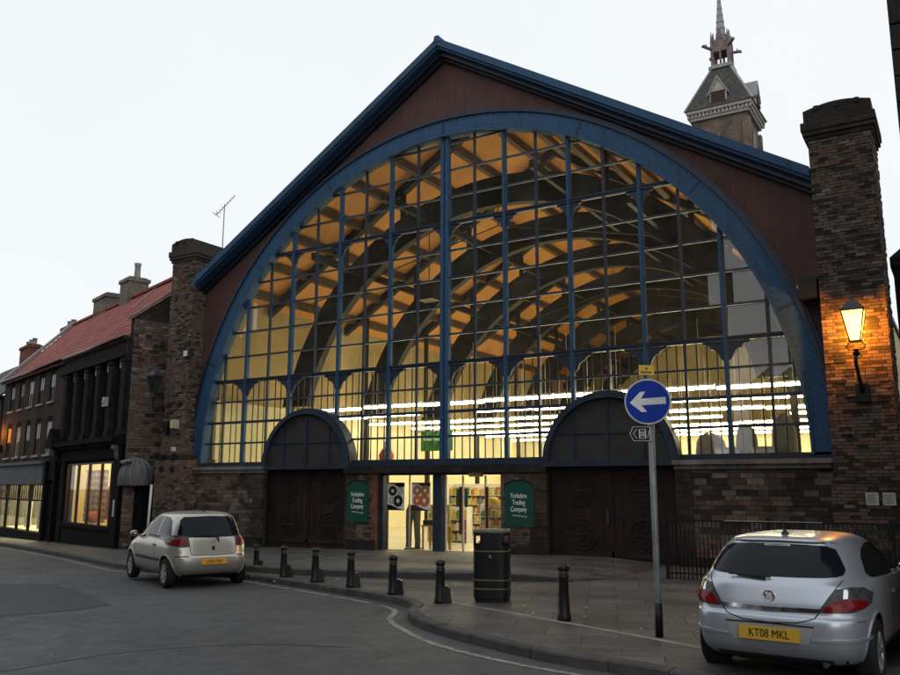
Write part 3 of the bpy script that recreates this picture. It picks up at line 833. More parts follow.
# brick piers
def pier(x0, x1, y0, name, ztop_, m):
    p = MB(); p.box(x0, x1, y0, .9, -.6, ztop_)
    zb_ = 2.0 if name == 'l' else 4.0
    if name == 'r': bricks(p, (x0, y0, 2.0), (1, 0, 0), (0, -1, 0), x1-x0, 0, 2.0, seed=9, rough=.02, weights=(1, 3, .6, .6, 9, .05))  # mostly dark bricks here paint in the shade under the lantern
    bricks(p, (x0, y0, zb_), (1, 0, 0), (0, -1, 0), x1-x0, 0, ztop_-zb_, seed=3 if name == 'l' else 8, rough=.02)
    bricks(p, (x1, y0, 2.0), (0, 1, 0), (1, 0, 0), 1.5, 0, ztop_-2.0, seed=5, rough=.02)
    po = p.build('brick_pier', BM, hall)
    c = MB()
    cz = ztop_
    for dz, e, h in ((0, .05, .10), (.10, .10, .12), (.22, .13, .20)):
        c.box(x0-e, x1+e, y0-e, .9+e, cz+dz, cz+dz+h)
    x0e, x1e, y0e, y1e = x0-.06, x1+.06, y0-.06, .96; w_ = x1e-x0e
    n = 10; top = [(x1e - w_*i/n, cz+.66 + .20*sin(pi*(.12+.76*i/n))) for i in range(n+1)]
    c.prism([(x0e, cz+.42), (x1e, cz+.42)] + top, y0e, y1e)
    for i in range(3):
        xx = x0e + w_*(.2+.3*i); c.box(xx-.05, xx+.05, y0e-.03, y0e+.1, cz+.70, cz+.82)
    c.build('cap', M['brick_cap'], po)
    return po
pl = pier(-11.72, -10.50, -.6, 'l', 10.25, 'brick')
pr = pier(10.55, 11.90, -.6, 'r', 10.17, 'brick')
b = MB(); b.box(-11.78, -10.12, -.78, .5, -.9, 2.95); b.box(-11.74, -10.3, -.7, .5, 2.95, 3.1)
bricks(b, (-11.78, -.78, -.3), (1, 0, 0), (0, -1, 0), 1.66, 0, 3.2, seed=21); bricks(b, (-10.12, -.78, -.3), (0, 1, 0), (1, 0, 0), .4, 0, 3.2, seed=22); b.build('pier_base', BM, hall)
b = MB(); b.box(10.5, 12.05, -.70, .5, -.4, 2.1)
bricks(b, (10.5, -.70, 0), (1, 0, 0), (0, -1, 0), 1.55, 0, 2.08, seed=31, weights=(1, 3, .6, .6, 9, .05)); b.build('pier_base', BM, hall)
for z in (3.0, 4.9, 8.9, 2.6):                                       # iron tie plates on the left pier
    for dx in (-.33, .22):
        b = MB(); b.box(-11.1+dx-.13, -11.1+dx+.13, -.64 if z > 3.2 else -.82, -.58, z-.04, z+.04); b.box(-11.1+dx-.04, -11.1+dx+.04, -.65 if z > 3.2 else -.83, -.58, z-.11, z+.11)
        b.build('tie_plate', M['iron'], hall)
b = MB(); b.box(-10.95, -10.75, -.62, -.5, 6.75, 7.0); b.build('vent', M['black'], hall)
# ------------------------------------------------------------------ things fixed to the hall
def yshop_sign(x0, x1, label):
    cx = (x0+x1)/2; w = x1-x0
    r = empty('shop_sign', (cx, -.385, .95), 0, label, 'sign', 'green shop signs beside the doors')
    b = MB(); y = -.44
    P = [(x0, .94), (x1, .94), (x1, 2.02)] + [(cx + w/2*cos(a), 2.02 + .17*sin(a)) for a in [pi*i/12 for i in range(1, 12)]] + [(x0, 2.02)]
    b.prism(P, y, -.386); b.build('board', M['green'], r)
    b = MB(); pts = [(cx + (w/2-.02)*cos(a), -.445, 2.02 + .165*sin(a)) for a in [pi*i/12 for i in range(13)]]
    b.tube(pts, .018, 6); b.build('arched_edge', M['black'], r)
    R = Matrix.Rotation(pi/2, 4, 'X')
    for t, z in (('Yorkshire', 1.76), ('Trading', 1.58), ('Company', 1.40)):
        Mt = Matrix.Translation((0, -.062, z-.95)) @ R
        text(t, .19, 'lettering', M['text_white'], r, Mt, .66, .004, .001)
    b = MB()                                                         # the illegible script line below
    px = None
    for k in range(5):
        xx = cx - .21 + k*.095
        b.tube([(xx + .075*i/8, -.444, 1.235 - .012*k*.5 + .018*sin(i*1.7 + k)) for i in range(9)], .006, 5)
    b.build('script_line', M['text_white'], r)
yshop_sign(-3.28, -2.50, 'green arched shop signboard left of the lit doorway')
yshop_sign(2.18, 3.06, 'green arched shop signboard right of the lit doorway behind the litter bin')

def poster(x0, x1, z0, z1, kind, label):
    r = empty('poster', ((x0+x1)/2, -.12, z0), 0, label, 'poster', 'food posters in the shop window')
    b = MB(); b.box(x0, x1, -.125, -.115, z0, z1); b.build('sheet', M['white'], r)
    # dark wavy top and bottom bands
    dk = M['black'] if kind == 0 else plain('poster_maroon', (.05, .015, .03), .5)
    b = MB(); b2 = MB(); n = 14
    for i in range(n):
        u0, u1 = i/n, (i+1)/n; X0, X1 = x0+(x1-x0)*u0, x0+(x1-x0)*u1
        f = lambda u: z0 + .10 + .07*cos(u*pi*1.1); g = lambda u: z1 - .04 - .10*max(0, sin((u-.35)*pi*1.2))
        b.face([(X0, -.127, z0), (X1, -.127, z0), (X1, -.127, f(u1)), (X0, -.127, f(u0))])
        b2.face([(X0, -.127, g(u0)), (X1, -.127, g(u1)), (X1, -.127, z1), (X0, -.127, z1)])
    b.build('wavy_foot_band', dk, r); b2.build('wavy_head_band', dk, r)
    W = x1-x0; Hh = z1-z0
    if kind == 0: rings = [(.30, .70, .21, 'choc'), (.72, .70, .16, 'sugar'), (.62, .34, .25, 'choc'), (.24, .36, .15, 'sugar')]
    else: rings = [(.30, .72, .2, 'toast'), (.72, .72, .2, 'toast'), (.30, .36, .2, 'jam'), (.68, .36, .24, 'jam')]
    cols = dict(choc=(.025, .02, .02), sugar=(.45, .42, .36), toast=(.42, .2, .06), jam=(.62, .16, .03))
    for u, v, rr, c in rings:
        b = MB(); cx, cz = x0+W*u, z0+Hh*v; R = rr*W*1.15
        rows = [[(cx + q*cos(a), -.128-h, cz + q*sin(a)) for a in [2*pi*i/20 for i in range(20)]] for q, h in ((R*.34, 0), (R*.5, .004), (R*.8, .005), (R, 0))]
        b.grid(rows, 0, True, True); b.build('printed_ring', plain('print_'+c, cols[c], .4, var=.5, scale=30), r)
poster(-1.98, -1.36, 1.30, 2.12, 0, 'poster of dark ring doughnuts in the left shop window')
poster(-1.10, -.44, 1.30, 2.12, 1, 'poster of orange and brown pastries in the left shop window')

def lantern(name, base, arm, lit, label, sc=1.0, wtop=.235):
    """four-sided tapered street lantern; base = wall point, arm = offset to lantern foot"""
    r = empty(name, base, 0, label, 'lamp')
    B = Vector(base); F = B + Vector(arm)
    b = MB(); b.box(B.x-.14*sc, B.x+.14*sc, B.y-.16*sc, B.y, B.z-.25, B.z+.15)
    b.tube([B + Vector((0, -.12, -.05)), B + Vector((0, -.3*sc, .1)), F + Vector((0, .06, -.55*sc)), F + Vector((-.03, 0, -.25*sc)), F], [.05, .045, .04, .04, .035], 10)
    b.lathe([(.05*sc, F.z-.12), (.09*sc, F.z-.08), (.05*sc, F.z-.02), (.08*sc, F.z+.02)], F.x, F.y, 12)
    b.build('bracket', M['iron'], r)
    b = MB()
    for s in (-1, 1):
        b.tube([F + Vector((s*x*sc, 0, z*sc)) for x, z in ((.03, .0), (.16, .02), (.2, .1), (.14, .16), (.19, .24))], .014*sc, 6)
    z0, z1, w0, w1 = F.z+.22*sc, F.z+.90*sc, .11*sc, wtop*sc
    for sx in (-1, 1):
        for sy in (-1, 1): b.bar((F.x+sx*w0, F.y+sy*w0, z0), (F.x+sx*w1, F.y+sy*w1, z1), .022)
    b.box(F.x-w0-.02, F.x+w0+.02, F.y-w0-.02, F.y+w0+.02, z0-.03, z0)
    b.build('cage', M['iron'], r)
    b = MB()
    c0 = [(-w0, -w0), (w0, -w0), (w0, w0), (-w0, w0)]; e = .985
    for i in range(4):
        j = (i+1) % 4; k = w1/w0
        b.face([(F.x+c0[i][0]*e, F.y+c0[i][1]*e, z0), (F.x+c0[j][0]*e, F.y+c0[j][1]*e, z0), (F.x+c0[j][0]*k*e, F.y+c0[j][1]*k*e, z1), (F.x+c0[i][0]*k*e, F.y+c0[i][1]*k*e, z1)])
    b.build('lamp_glass', lampglass('lit_lamp_glass', (1, .62, .15), 7.0) if lit else M['glass_shop'], r)
    b = MB(); k = w1+.03
    b.box(F.x-k, F.x+k, F.y-k, F.y+k, z1, z1+.035)
    for i in range(4):
        j = (i+1) % 4; g = [(-k, -k), (k, -k), (k, k), (-k, k)]; t = .09*sc
        b.face([(F.x+g[i][0], F.y+g[i][1], z1+.035), (F.x+g[j][0], F.y+g[j][1], z1+.035), (F.x+g[j][0]*t/k, F.y+g[j][1]*t/k, z1+.26*sc), (F.x+g[i][0]*t/k, F.y+g[i][1]*t/k, z1+.26*sc)])
    b.lathe([(.001, z1+.42*sc), (.05*sc, z1+.36*sc), (.03*sc, z1+.3*sc), (.1*sc, z1+.25*sc)], F.x, F.y, 10)
    b.build('hood', M['iron_grey'], r)
    return r, Vector((F.x, F.y, (z0+z1)/2))
_, lp = lantern('wall_lantern', (11.28, -.6, 4.12), (-.02, -.5, .85), True, 'lit orange lantern on the right brick pier', .95)
L = bpy.data.lights.new('lantern_bulb', 'POINT'); L.energy = 520; L.color = (1, .30, .015); L.shadow_soft_size = .1
lo = bpy.data.objects.new('lantern_bulb', L); COL.objects.link(lo); lo.location = lp + Vector((0, .0, -.02))
lantern('wall_lantern', (-11.72, -.45, 4.75), (-.05, -.6, .40), False, 'unlit dark lantern beside the left brick pier above the awning', .85)

def box_thing(name, label, cat, parts):
    x0, x1, y0, y1, z0, z1 = parts[0][1]
    r = empty(name, ((x0+x1)/2, y1, z0), 0, label, cat)
    for pn, (a, b_, c, d, e, f), m in parts:
        k = MB(); k.box(a, b_, c, d, e, f); k.build(pn, m, r)
    return r
box_thing('floodlight', 'small white fronted floodlight high on the left brick pier', 'floodlight', [('housing', (-10.62, -10.40, -.80, -.62, 6.58, 6.82), M['iron_grey']), ('lens', (-10.60, -10.42, -.83, -.80, 6.60, 6.80), M['white'])])
box_thing('bulkhead_lamp', 'yellowish bulkhead lamp low on the left brick pier', 'lamp', [('housing', (-11.1, -10.84, -.78, -.62, 4.02, 4.34), M['offwhite']), ('diffuser', (-11.08, -10.86, -.83, -.78, 4.05, 4.31), plain('yellowed_diffuser', (.62, .48, .2), .5))])
box_thing('alarm_box', 'black alarm box beside the yellowish lamp on the left pier', 'alarm box', [('housing', (-11.55, -11.3, -.76, -.62, 3.9, 4.3), M['black']), ('bracket', (-11.5, -11.35, -.64, -.60, 3.8, 3.9), M['iron'])])
box_thing('alarm_box', 'small white box on the base of the left brick pier', 'alarm box', [('housing', (-10.98, -10.82, -.80, -.72, 3.22, 3.36), M['white']), ('cover', (-10.95, -10.85, -.82, -.80, 3.25, 3.33), M['offwhite'])])
box_thing('security_camera', 'black security camera box between the blue arch and the right pier', 'camera', [('housing', (10.1, 10.5, -.62, -.2, 6.35, 6.85), M['black']), ('lens', (10.06, 10.10, -.55, -.45, 6.62, 6.7), M['offwhite'])])
for x0, lab in ((11.17, 'left one of two white paper notices low on the right brick pier'), (11.50, 'right one of two white paper notices low on the right brick pier')):
    r = empty('notice', (x0+.12, -.73, 1.63), 0, lab, 'notice', 'white notices on the right pier')
    b = MB(); b.box(x0, x0+.25, -.735, -.723, 1.63, 1.90); b.build('sheet', M['offwhite'], r)
    b = MB()
    for i in range(5): b.box(x0+.03, x0+.2-.02*(i % 2), -.738, -.735, 1.68+.04*i, 1.69+.04*i)
    b.build('print_lines', M['iron_grey'], r)

# TV aerial behind the left pier
r = empty('tv_aerial', (-11.95, 2.0, 10.6), 0, 'thin television aerial on a mast behind the left brick pier', 'aerial')
b = MB(); b.tube([(-11.95, 2, 10.4), (-11.95, 2, 13.4)], .022, 6); b.build('mast', M['lead'], r)
b = MB(); b.tube([(-12.3, 1.9, 12.98), (-11.55, 2.15, 13.75)], .016, 6)
for i in range(9):
    t = i/8; c = Vector((-12.3, 1.9, 12.98)).lerp(Vector((-11.55, 2.15, 13.75)), t); l = .17-.08*t
    b.tube([c + Vector((-.3*l, l*1.0, .1*l)), c - Vector((-.3*l, l*1.0, .1*l))], .009, 5)
b.tube([(-12.42, 2, 13.22), (-12.28, 1.9, 12.98), (-12.18, 2, 12.86)], .012, 5); b.tube([(-12.42, 1.8, 13.1), (-12.28, 1.9, 12.98)], .012, 5)
b.build('yagi', M['lead'], r)

# ------------------------------------------------------------------ inside the hall
strip_m = emit('fluorescent_tube', (1, .87, .52), 54.0)
r0 = None
for iy, y in enumerate((2.6, 5.8, 9.4, 12.6, 16.4, 20.0, 23.6)):
    for ix in range(8):
        x = -8.75 + 2.47*ix + .25*(iy % 2)
        if (ix * 5 + iy * 3) % 13 == 0: continue
        if r0 is None:
            r0 = empty('strip_light', (0, 0, 0), 0, 'bright fluorescent strip light hanging in rows inside the market hall', 'strip light', 'strip lights inside the hall')
            b = MB(); b.box(-1.2, 1.2, -.045, .045, -.035, .035); b.build('tube', strip_m, r0)
            b = MB(); b.box(-1.2, 1.2, -.04, .04, .055, .11); b.tube([(-.8, 0, .1), (-.8, 0, 2.0)], .008, 4); b.tube([(.8, 0, .1), (.8, 0, 2.0)], .008, 4); b.build('batten', M['white'], r0)
            o = r0
        else: o = copy_tree(r0)
        o.location = (x, y, 4.72 + .06*random.random())
# wide uplighter in the roof (dark box with a bright lens on the second mullion)
r = empty('high_bay_lamp', (-3.6, 4.6, 8.9), 0, 'dark box lamp hung high among the roof ribs behind the left glazing', 'lamp')
b = MB(); b.box(-3.95, -3.25, 4.3, 4.9, 8.9, 9.5); b.build('housing', M['black'], r)
b = MB(); b.tube([(-3.6, 4.6, 9.5), (-3.6, 4.6, 12.5)], .02, 5); b.build('rod', M['iron'], r)

goods_cols = [(.42, .09, .05), (.62, .47, .09), (.10, .34, .08), (.66, .60, .42), (.10, .16, .20), (.55, .27, .06), (.45, .42, .12), (.50, .33, .22)]
gm = [plain('goods_%s' % n, c, .5, var=.45, scale=14) for n, c in zip('red yellow green white blue orange olive plum'.split(), goods_cols)]
def shelf_unit(x, y, w, h, rz, label, n=4, seed=0, dense=1.0):
    rnd = random.Random(seed)
    r = empty('shelf_unit', (x, y, .12), rz, label, 'shelf', 'shelving inside the shop')
    b = MB(); L = [(-w/2, -w/2+.03), (w/2-.03, w/2)]
    for a, c in L: b.box(x+a, x+c, y-.2, y+.2, .12, .12+h)
    b.box(x-w/2, x+w/2, y+.17, y+.2, .12, .12+h); b.build('frame', M['white'], r)
    for i in range(n):
        z = .2 + (h-.15)*i/n
        b = MB(); b.box(x-w/2+.03, x+w/2-.03, y-.2, y+.17, z-.03, z); so_ = b.build('shelf', M['offwhite'], r)
        g = MB(); xx = x-w/2+.05
        while xx < x+w/2-.12:
            bw = .04 + .07*rnd.random(); bh = (h/n-.06)*(.5 + .5*rnd.random()); bw = min(bw, x+w/2-.04-xx)
            g.box(xx, xx+bw, y-.19+.05*rnd.random(), y+.15, z, z+bh, rnd.randrange(len(gm))); xx += bw+.012
        g.build('stock', gm, so_, kind='stuff')
    return r
shelf_unit(.45, 2.3, .95, 1.35, 0, 'low shelf of boxed goods behind the left door leaf', 4, 1)
shelf_unit(2.35, 5.0, 2.0, 2.1, 0, 'tall shelf of bright goods behind the right door leaf', 5, 2)
shelf_unit(-.6, 7.5, 2.6, 2.0, 0, 'tall shelf of mixed goods deep inside the doorway', 5, 3)
shelf_unit(-2.4, 4.2, 1.6, 1.2, 0, 'low shelf of goods behind the poster window', 3, 4)
shelf_unit(-4.0, 9.0, 2.6, 2.0, 0, 'tall goods shelf well back behind the poster window', 5, 5)
# wooden display table with a dark tray in the left window
r = empty('display_table', (-.85, .7, .12), 0, 'wooden display table with a dark tray in the left shop window', 'table')
wood = plain('pale_wood', (.45, .27, .10), .5, var=.25, scale=4)
b = MB(); b.box(-1.15, -.35, .45, .95, .82, .86); b.build('tabletop', wood, r)
for dx in (-1.12, -.40):
    for dy in (.48, .88): 
        b = MB(); b.box(dx, dx+.05, dy, dy+.05, .12, .82); b.build('leg', wood, r)
r = empty('tray', (-.85, .7, .86), 0, 'dark tray of goods on the wooden display table', 'tray')
b = MB(); b.box(-1.1, -.6, .5, .9, .86, .9); b.box(-1.1, -.6, .5, .54, .9, 1.0); b.box(-1.1, -.6, .86, .9, .9, 1.0); b.build('tray_body', M['black'], r)
b = MB()
for i in range(6): b.box(-1.08+.08*i, -1.02+.08*i, .56, .84, .9, 1.02+.04*(i % 2), i % len(gm))
b.build('tray_goods', gm, r)
r = empty('display_board', (-1.02, 1.15, .12), 0, 'ochre display board standing behind the wooden table in the shop window', 'board')
b = MB(); b.box(-1.25, -.55, 1.15, 1.19, .35, 1.45); b.build('panel', gm[1], r)
for x in (-1.2, -.62):
    b = MB(); b.box(x, x+.04, 1.19, 1.23, .12, 1.4); b.build('leg', wood, r)
# grey two-legged shape on a display stand
r = empty('display_form', (-1.65, .8, .12), 0, 'grey trousers on a display form below the doughnut poster', 'display')
b = MB()
cl = plain('grey_leg_cloth', (.10, .095, .085), .85, var=.3, scale=8)
for s in (-1, 1):
    b.tube([(-1.65+s*.05, .8, 1.42), (-1.65+s*.12, .8, 1.25), (-1.65+s*.15, .78, .85), (-1.65+s*.165, .8, .3), (-1.65+s*.17, .78, .16)], [.12, .135, .10, .085, .09], 12)
b.build('legs', cl, r)
b = MB(); b.lathe([(.0, .12), (.28, .12), (.28, .15), (.02, .16)], -1.65, .8, 16); b.build('stand', M['iron'], r)
# yellow round tin / bowl on top of the low shelf
r = MB(); r.lathe([(.0, 1.47), (.10, 1.47), (.17, 1.56), (.15, 1.66), (.0, 1.70)], .38, 2.25, 16)
tag(r.build('yellow_bowl', gm[1], loc=(.38, 2.25, 1.47)), 'round yellow tub standing on the low shelf behind the left door leaf', 'tub')
b = MB(); b.box(.22, .62, .25, .27, 1.42, 1.92)
r = empty('hanging_banner', (.42, .26, 1.42), 0, 'small dark green banner hanging inside the left door leaf', 'banner'); 
b.build('cloth', M['green'], r); b = MB(); b.tube([(.2, .26, 1.93), (.64, .26, 1.93)], .012, 6); b.build('rail', M['iron'], r)
# big green banner hung inside behind the lower panes
r = empty('hanging_banner', (-2.2, 3.0, 3.25), 0, 'wide bright green banner hung inside the lower panes left of the centre mullion', 'banner')
b = MB(); n = 16
b.grid([[(-2.85 + 1.3*i/n, 3.0 + .03*sin(i*1.1), z) for i in range(n+1)] for z in (3.2, 3.62, 3.85)], 0, True); b.build('cloth', M['green_banner'], r, recalc=False)
b = MB()
for k in range(6): b.box(-2.7+.11*k, -2.63+.11*k, 2.94, 2.96, 3.55, 3.64-.02*(k % 3))
b.build('lettering_marks', M['text_white'], r)
b = MB(); b.tube([(-2.95, 3, 3.87), (-1.45, 3, 3.87)], .015, 6); b.build('rail', M['iron'], r)
# stored boxes and bagged goods heaped behind the right-hand panes
bagm = plain('grey_plastic', (.17, .17, .18), .5, var=.3, scale=6)
def bag(x, y, z, w, h, label):
    b = MB(); prof = [(.55, 0), (.95, .08), (1, .35), (.92, .7), (.7, .9), (.3, 1.0), (.01, 1.02)]
    rows = []
    rnd = random.Random(int(x*100))
    for r_, hh in prof: rows.append([(x + w/2*r_*cos(a)*(1+.1*sin(3*a+x)), y + w/3*r_*sin(a), z + h*hh*(1+.04*sin(2*a))) for a in [2*pi*i/16 for i in range(16)]])
    b.grid(rows, 0, True, True); return tag(b.build('wrapped_bundle', bagm, loc=(x, y, z)), label, 'bundle', 'bundles behind the right panes')
r = empty('storage_rack', (8.1, 1.0, 2.2), 0, 'white topped rack behind the panes above the right low wall', 'rack')
b = MB(); b.box(6.9, 9.9, .6, 1.5, 2.55, 2.62); b.build('top_board', M['white'], r)
for x in (7.0, 8.4, 9.8):
    b = MB(); b.box(x-.04, x+.04, .7, .78, .12, 2.55); b.build('leg', M['iron'], r)
bag(7.45, 1.0, 2.62, .8, .75, 'dark wrapped bundle on the rack next to the right gate hood')
bag(8.35, 1.1, 2.62, .55, .95, 'tall grey wrapped bundle in the middle of the white topped rack')
bag(9.3, 1.0, 2.62, .6, 1.15, 'tallest grey wrapped bundle at the right end of the rack')
for x, lab in ((7.95, 'white carton between the dark bundle and tall grey bundle on the rack'), (8.85, 'white carton between the two tall grey bundles on the rack')):
    r = empty('carton', (x, .8, 2.62), 0, lab, 'carton', 'white cartons on the rack')
    b = MB(); b.box(x-.26, x+.26, .6, 1.0, 2.62, 2.98); b.build('box', M['white'], r)
    b = MB(); b.box(x-.27, x+.27, .59, 1.01, 2.94, 3.0); b.build('lid', M['offwhite'], r)
r = empty('red_white_parcel', (-3.0, 1.2, 2.8), 0, 'red and white figure shaped parcel behind the panes beside the left gate hood', 'parcel')
b = MB(); b.lathe([(.0, 2.75), (.22, 2.78), (.26, 3.0), (.16, 3.2), (.0, 3.24)], -3.0, 1.2, 14); b.build('body', gm[0], r)
b = MB(); b.lathe([(.0, 3.2), (.13, 3.24), (.15, 3.36), (.08, 3.48), (.0, 3.5)], -2.95, 1.2, 12); b.build('top', M['white'], r)
b = MB(); b.box(-3.4, -2.6, .9, 1.5, 2.68, 2.75); b.build('ledge', M['offwhite'], r)
# paper notice above the door
r = empty('notice', (1.17, -.26, 2.32), 0, 'small pale notice above the shop door', 'notice')
b = MB(); b.box(.95, 1.42, -.27, -.25, 2.28, 2.46); b.build('sheet', plain('cream_notice', (.6, .5, .22), .6), r)
b = MB(); b.box(1.36, 1.42, -.275, -.27, 2.30, 2.42); b.build('red_mark', gm[0], r)

# ------------------------------------------------------------------ left-hand row of buildings
FC = Vector((-12.78, -1.17)); FD = Vector((-.95, .311)).normalized(); FN = Vector((.311, .95)).normalized()   # along the street, into the block
def fp(s, u, z): q = FC + FD*s + FN*u; return Vector((q.x, q.y, z))
FM = Matrix(((FD.x, FN.x, 0, FC.x), (FD.y, FN.y, 0, FC.y), (0, 0, 1, 0), (0, 0, 0, 1)))     # local (s,u,z) -> world
def fbox(b, s0, s1, u0, u1, z0, z1, mi=0): b.box(s0, s1, u0, u1, z0, z1, mi, FM)
def fwall(name, s0, s1, z0, z1, holes, t, m, parent, u=0.0):
    """front wall with real openings: split into cells around the holes"""
    S = sorted({s0, s1, *[h[0] for h in holes], *[h[1] for h in holes]}); Z = sorted({z0, z1, *[h[2] for h in holes], *[h[3] for h in holes]})
    b = MB()
    solid = lambda i, j: 0 <= i < len(S)-1 and 0 <= j < len(Z)-1 and not any(h[0] <= (S[i]+S[i+1])/2 <= h[1] and h[2] <= (Z[j]+Z[j+1])/2 <= h[3] for h in holes)
    W = lambda s, uu, z: fp(s, uu, z)
    for i in range(len(S)-1):
        for j in range(len(Z)-1):
            if not solid(i, j): continue
            a, c, d, e = S[i], S[i+1], Z[j], Z[j+1]
            for uu in (u, u+t): b.face([W(a, uu, d), W(c, uu, d), W(c, uu, e), W(a, uu, e)])
            for (di, dj, q) in ((-1, 0, ((a, d), (a, e))), (1, 0, ((c, d), (c, e))), (0, -1, ((a, d), (c, d))), (0, 1, ((a, e), (c, e)))):
                if not solid(i+di, j+dj): b.face([W(q[0][0], u, q[0][1]), W(q[1][0], u, q[1][1]), W(q[1][0], u+t, q[1][1]), W(q[0][0], u+t, q[0][1])])
    return b.build(name, m, parent)
EZ = 7.65; RU = 3.3; RZ = 11.15; DEP = 6.6
def roof_part(name, s0, s1, parent, m, rz=RZ, ez=EZ, ov=.18):
    """two slopes, each laid in overlapping courses whose lower edges stand proud"""
    b = MB(); sl = (rz-ez)/RU; rnd = random.Random(int(s0*7))
    for u0, z0, u1, z1 in ((-ov, ez-ov*sl, RU, rz), (DEP+ov, ez-ov*sl, RU, rz)):
        P = [fp(s0, u0, z0), fp(s1, u0, z0), fp(s1, u1, z1), fp(s0, u1, z1)]; up = Vector((0, 0, .09))
        b.face([p - up for p in P]); 
        for i in range(4): b.face([P[i], P[(i+1) % 4], P[(i+1) % 4]-up, P[i]-up])
        n = 16
        for k in range(n):
            ta, tb = k/n, (k+1)/n; cols = max(4, int((s1-s0)/.9)); lift = [.035 + rnd.uniform(-.012, .014) for _ in range(cols+1)]
            lo_ = [fp(s0+(s1-s0)*c/cols, u0+(u1-u0)*ta, z0+(z1-z0)*ta + lift[c]) for c in range(cols+1)]
            hi_ = [fp(s0+(s1-s0)*c/cols, u0+(u1-u0)*tb, z0+(z1-z0)*tb + .006) for c in range(cols+1)]
            fo_ = [fp(s0+(s1-s0)*c/cols, u0+(u1-u0)*ta, z0+(z1-z0)*ta) for c in range(cols+1)]
            b.grid([fo_, lo_, hi_], 0, False)
    return b.build(name, m, parent)
def chimney(parent, s, u, ws, wu, z0, z1, m, pots, capm='stone'):
    b = MB(); fbox(b, s-ws/2, s+ws/2, u-wu/2, u+wu/2, z0, z1-.18)
    fbox(b, s-ws/2-.07, s+ws/2+.07, u-wu/2-.07, u+wu/2+.07, z1-.18, z1); fbox(b, s-ws/2+.06, s+ws/2-.06, u-wu/2+.06, u+wu/2-.06, z1, z1+.08)
    c = b.build('chimney', m, parent)
    for ds, h in pots:
        q = fp(s+ds, u, 0); p = MB()
        p.lathe([(.16, z1+.08), (.14, z1+.08+h*.8), (.17, z1+.08+h*.85), (.17, z1+.08+h), (.11, z1+.08+h), (.11, z1+.3)], q.x, q.y, 12)
        p.build('chimney_pot', M['stone_pale'], c)

# --- shop building with tall pilasters
A0, A1 = .4, 8.2
hA = empty('shop_building', tuple(fp(4.3, 3, -.4)), 0, 'dark shop building with tall pilasters and yellow lit window beside the hall pier', 'shop building')
Awin = (1.15, 7.1, .5, 2.86)
bays = [(.95 + 1.42*i, 1.75 + 1.42*i) for i in range(5)]
holes = [Awin] + [(a, c, 3.95, 6.72) for a, c in bays]
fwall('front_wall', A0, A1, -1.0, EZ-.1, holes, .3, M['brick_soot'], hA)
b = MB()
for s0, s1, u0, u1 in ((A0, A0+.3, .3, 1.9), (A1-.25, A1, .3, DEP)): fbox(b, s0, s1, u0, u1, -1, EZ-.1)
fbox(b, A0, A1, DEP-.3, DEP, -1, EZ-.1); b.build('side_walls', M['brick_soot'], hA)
# stone gable rising to the ridge on the hall side, with a raking coping
b = MB()
G = [(0, -1.0), (DEP, -1.0), (DEP, EZ), (RU, RZ+.25), (1.9, 9.75), (0.0, 8.25)]
pa = [fp(A0-.05, u, z) for u, z in G]; pb = [fp(A0+.28, u, z) for u, z in G]
b.face(pa); b.face(pb)
for i in range(len(G)): b.face([pa[i], pa[(i+1) % len(G)], pb[(i+1) % len(G)], pb[i]])
bricks(b, fp(A0-.05, 0, -.4), (FN.x, FN.y, 0), (-FD.x, -FD.y, 0), 2.6, 0, 8.6, .30, .11, 44, .03, (4, 2.5, 2, 5, 1.2, 2.2), .02, .35)
b.build('gable_wall', BM, hA)
b = MB()
for (u0, z0), (u1, z1) in (((-.12, 8.2), (1.95, 9.86)), ((1.95, 9.86), (RU, RZ+.36))):
    P = [fp(A0-.12, u0, z0), fp(A0+.34, u0, z0), fp(A0+.34, u1, z1), fp(A0-.12, u1, z1)]; up = Vector((0, 0, .1))
    b.face(P); b.face([p+up for p in P])
    for i in range(4): b.face([P[i], P[(i+1) % 4], P[(i+1) % 4]+up, P[i]+up])
b.build('coping', M['stone'], hA)
roA = roof_part('roof', A0+.32, A1, hA, M['pantile'])

# flashing strip beside the chimney
b = MB(); sl = (RZ-EZ)/RU
P = [fp(6.9, 2.2, EZ+2.2*sl+.02), fp(7.15, 2.2, EZ+2.2*sl+.02), fp(7.15, RU, RZ+.03), fp(6.9, RU, RZ+.03)]; b.face(P); b.face([p + Vector((0, 0, .03)) for p in P]); b.build('flashing', M['lead'], roA)
b = MB(); b.bar(fp(A0+.3, RU, RZ+.06), fp(A1, RU, RZ+.06), .24, .12); b.build('ridge_tiles', M['pantile'], roA)
# pilasters between the tall windows
for i in range(6):
    s = .62 + 1.42*i - .05
    b = MB(); fbox(b, s-.12, s+.30, -.2, -.003, 3.95, 6.6); fbox(b, s-.18, s+.36, -.24, -.004, 6.6, 6.74); fbox(b, s-.18, s+.36, -.24, -.004, 3.85, 4.05); b.build('pilaster', M['stone_dark'], hA)
for a, c in bays:
    b = MB(); m_ = (a+c)/2
    for q in ((a, a+.06), (c-.06, c), (m_-.025, m_+.025)): fbox(b, q[0], q[1], .14, .2, 3.95, 6.72)
    for z in (3.95, 5.3, 6.66): fbox(b, a+.06, c-.06, .145, .195, z, z+.06)
    wo_ = b.build('window', M['shopfront'], hA)
    b = MB(); b.face([fp(a, .17, 3.95), fp(c, .17, 3.95), fp(c, .17, 6.72), fp(a, .17, 6.72)][::-1]); b.build('pane', M['pane_dark'], wo_, recalc=False)
    b = MB(); fbox(b, m_-.06, m_+.12, -.05, .13, 6.42, 7.12); b.build('vent', M['offwhite'], wo_)
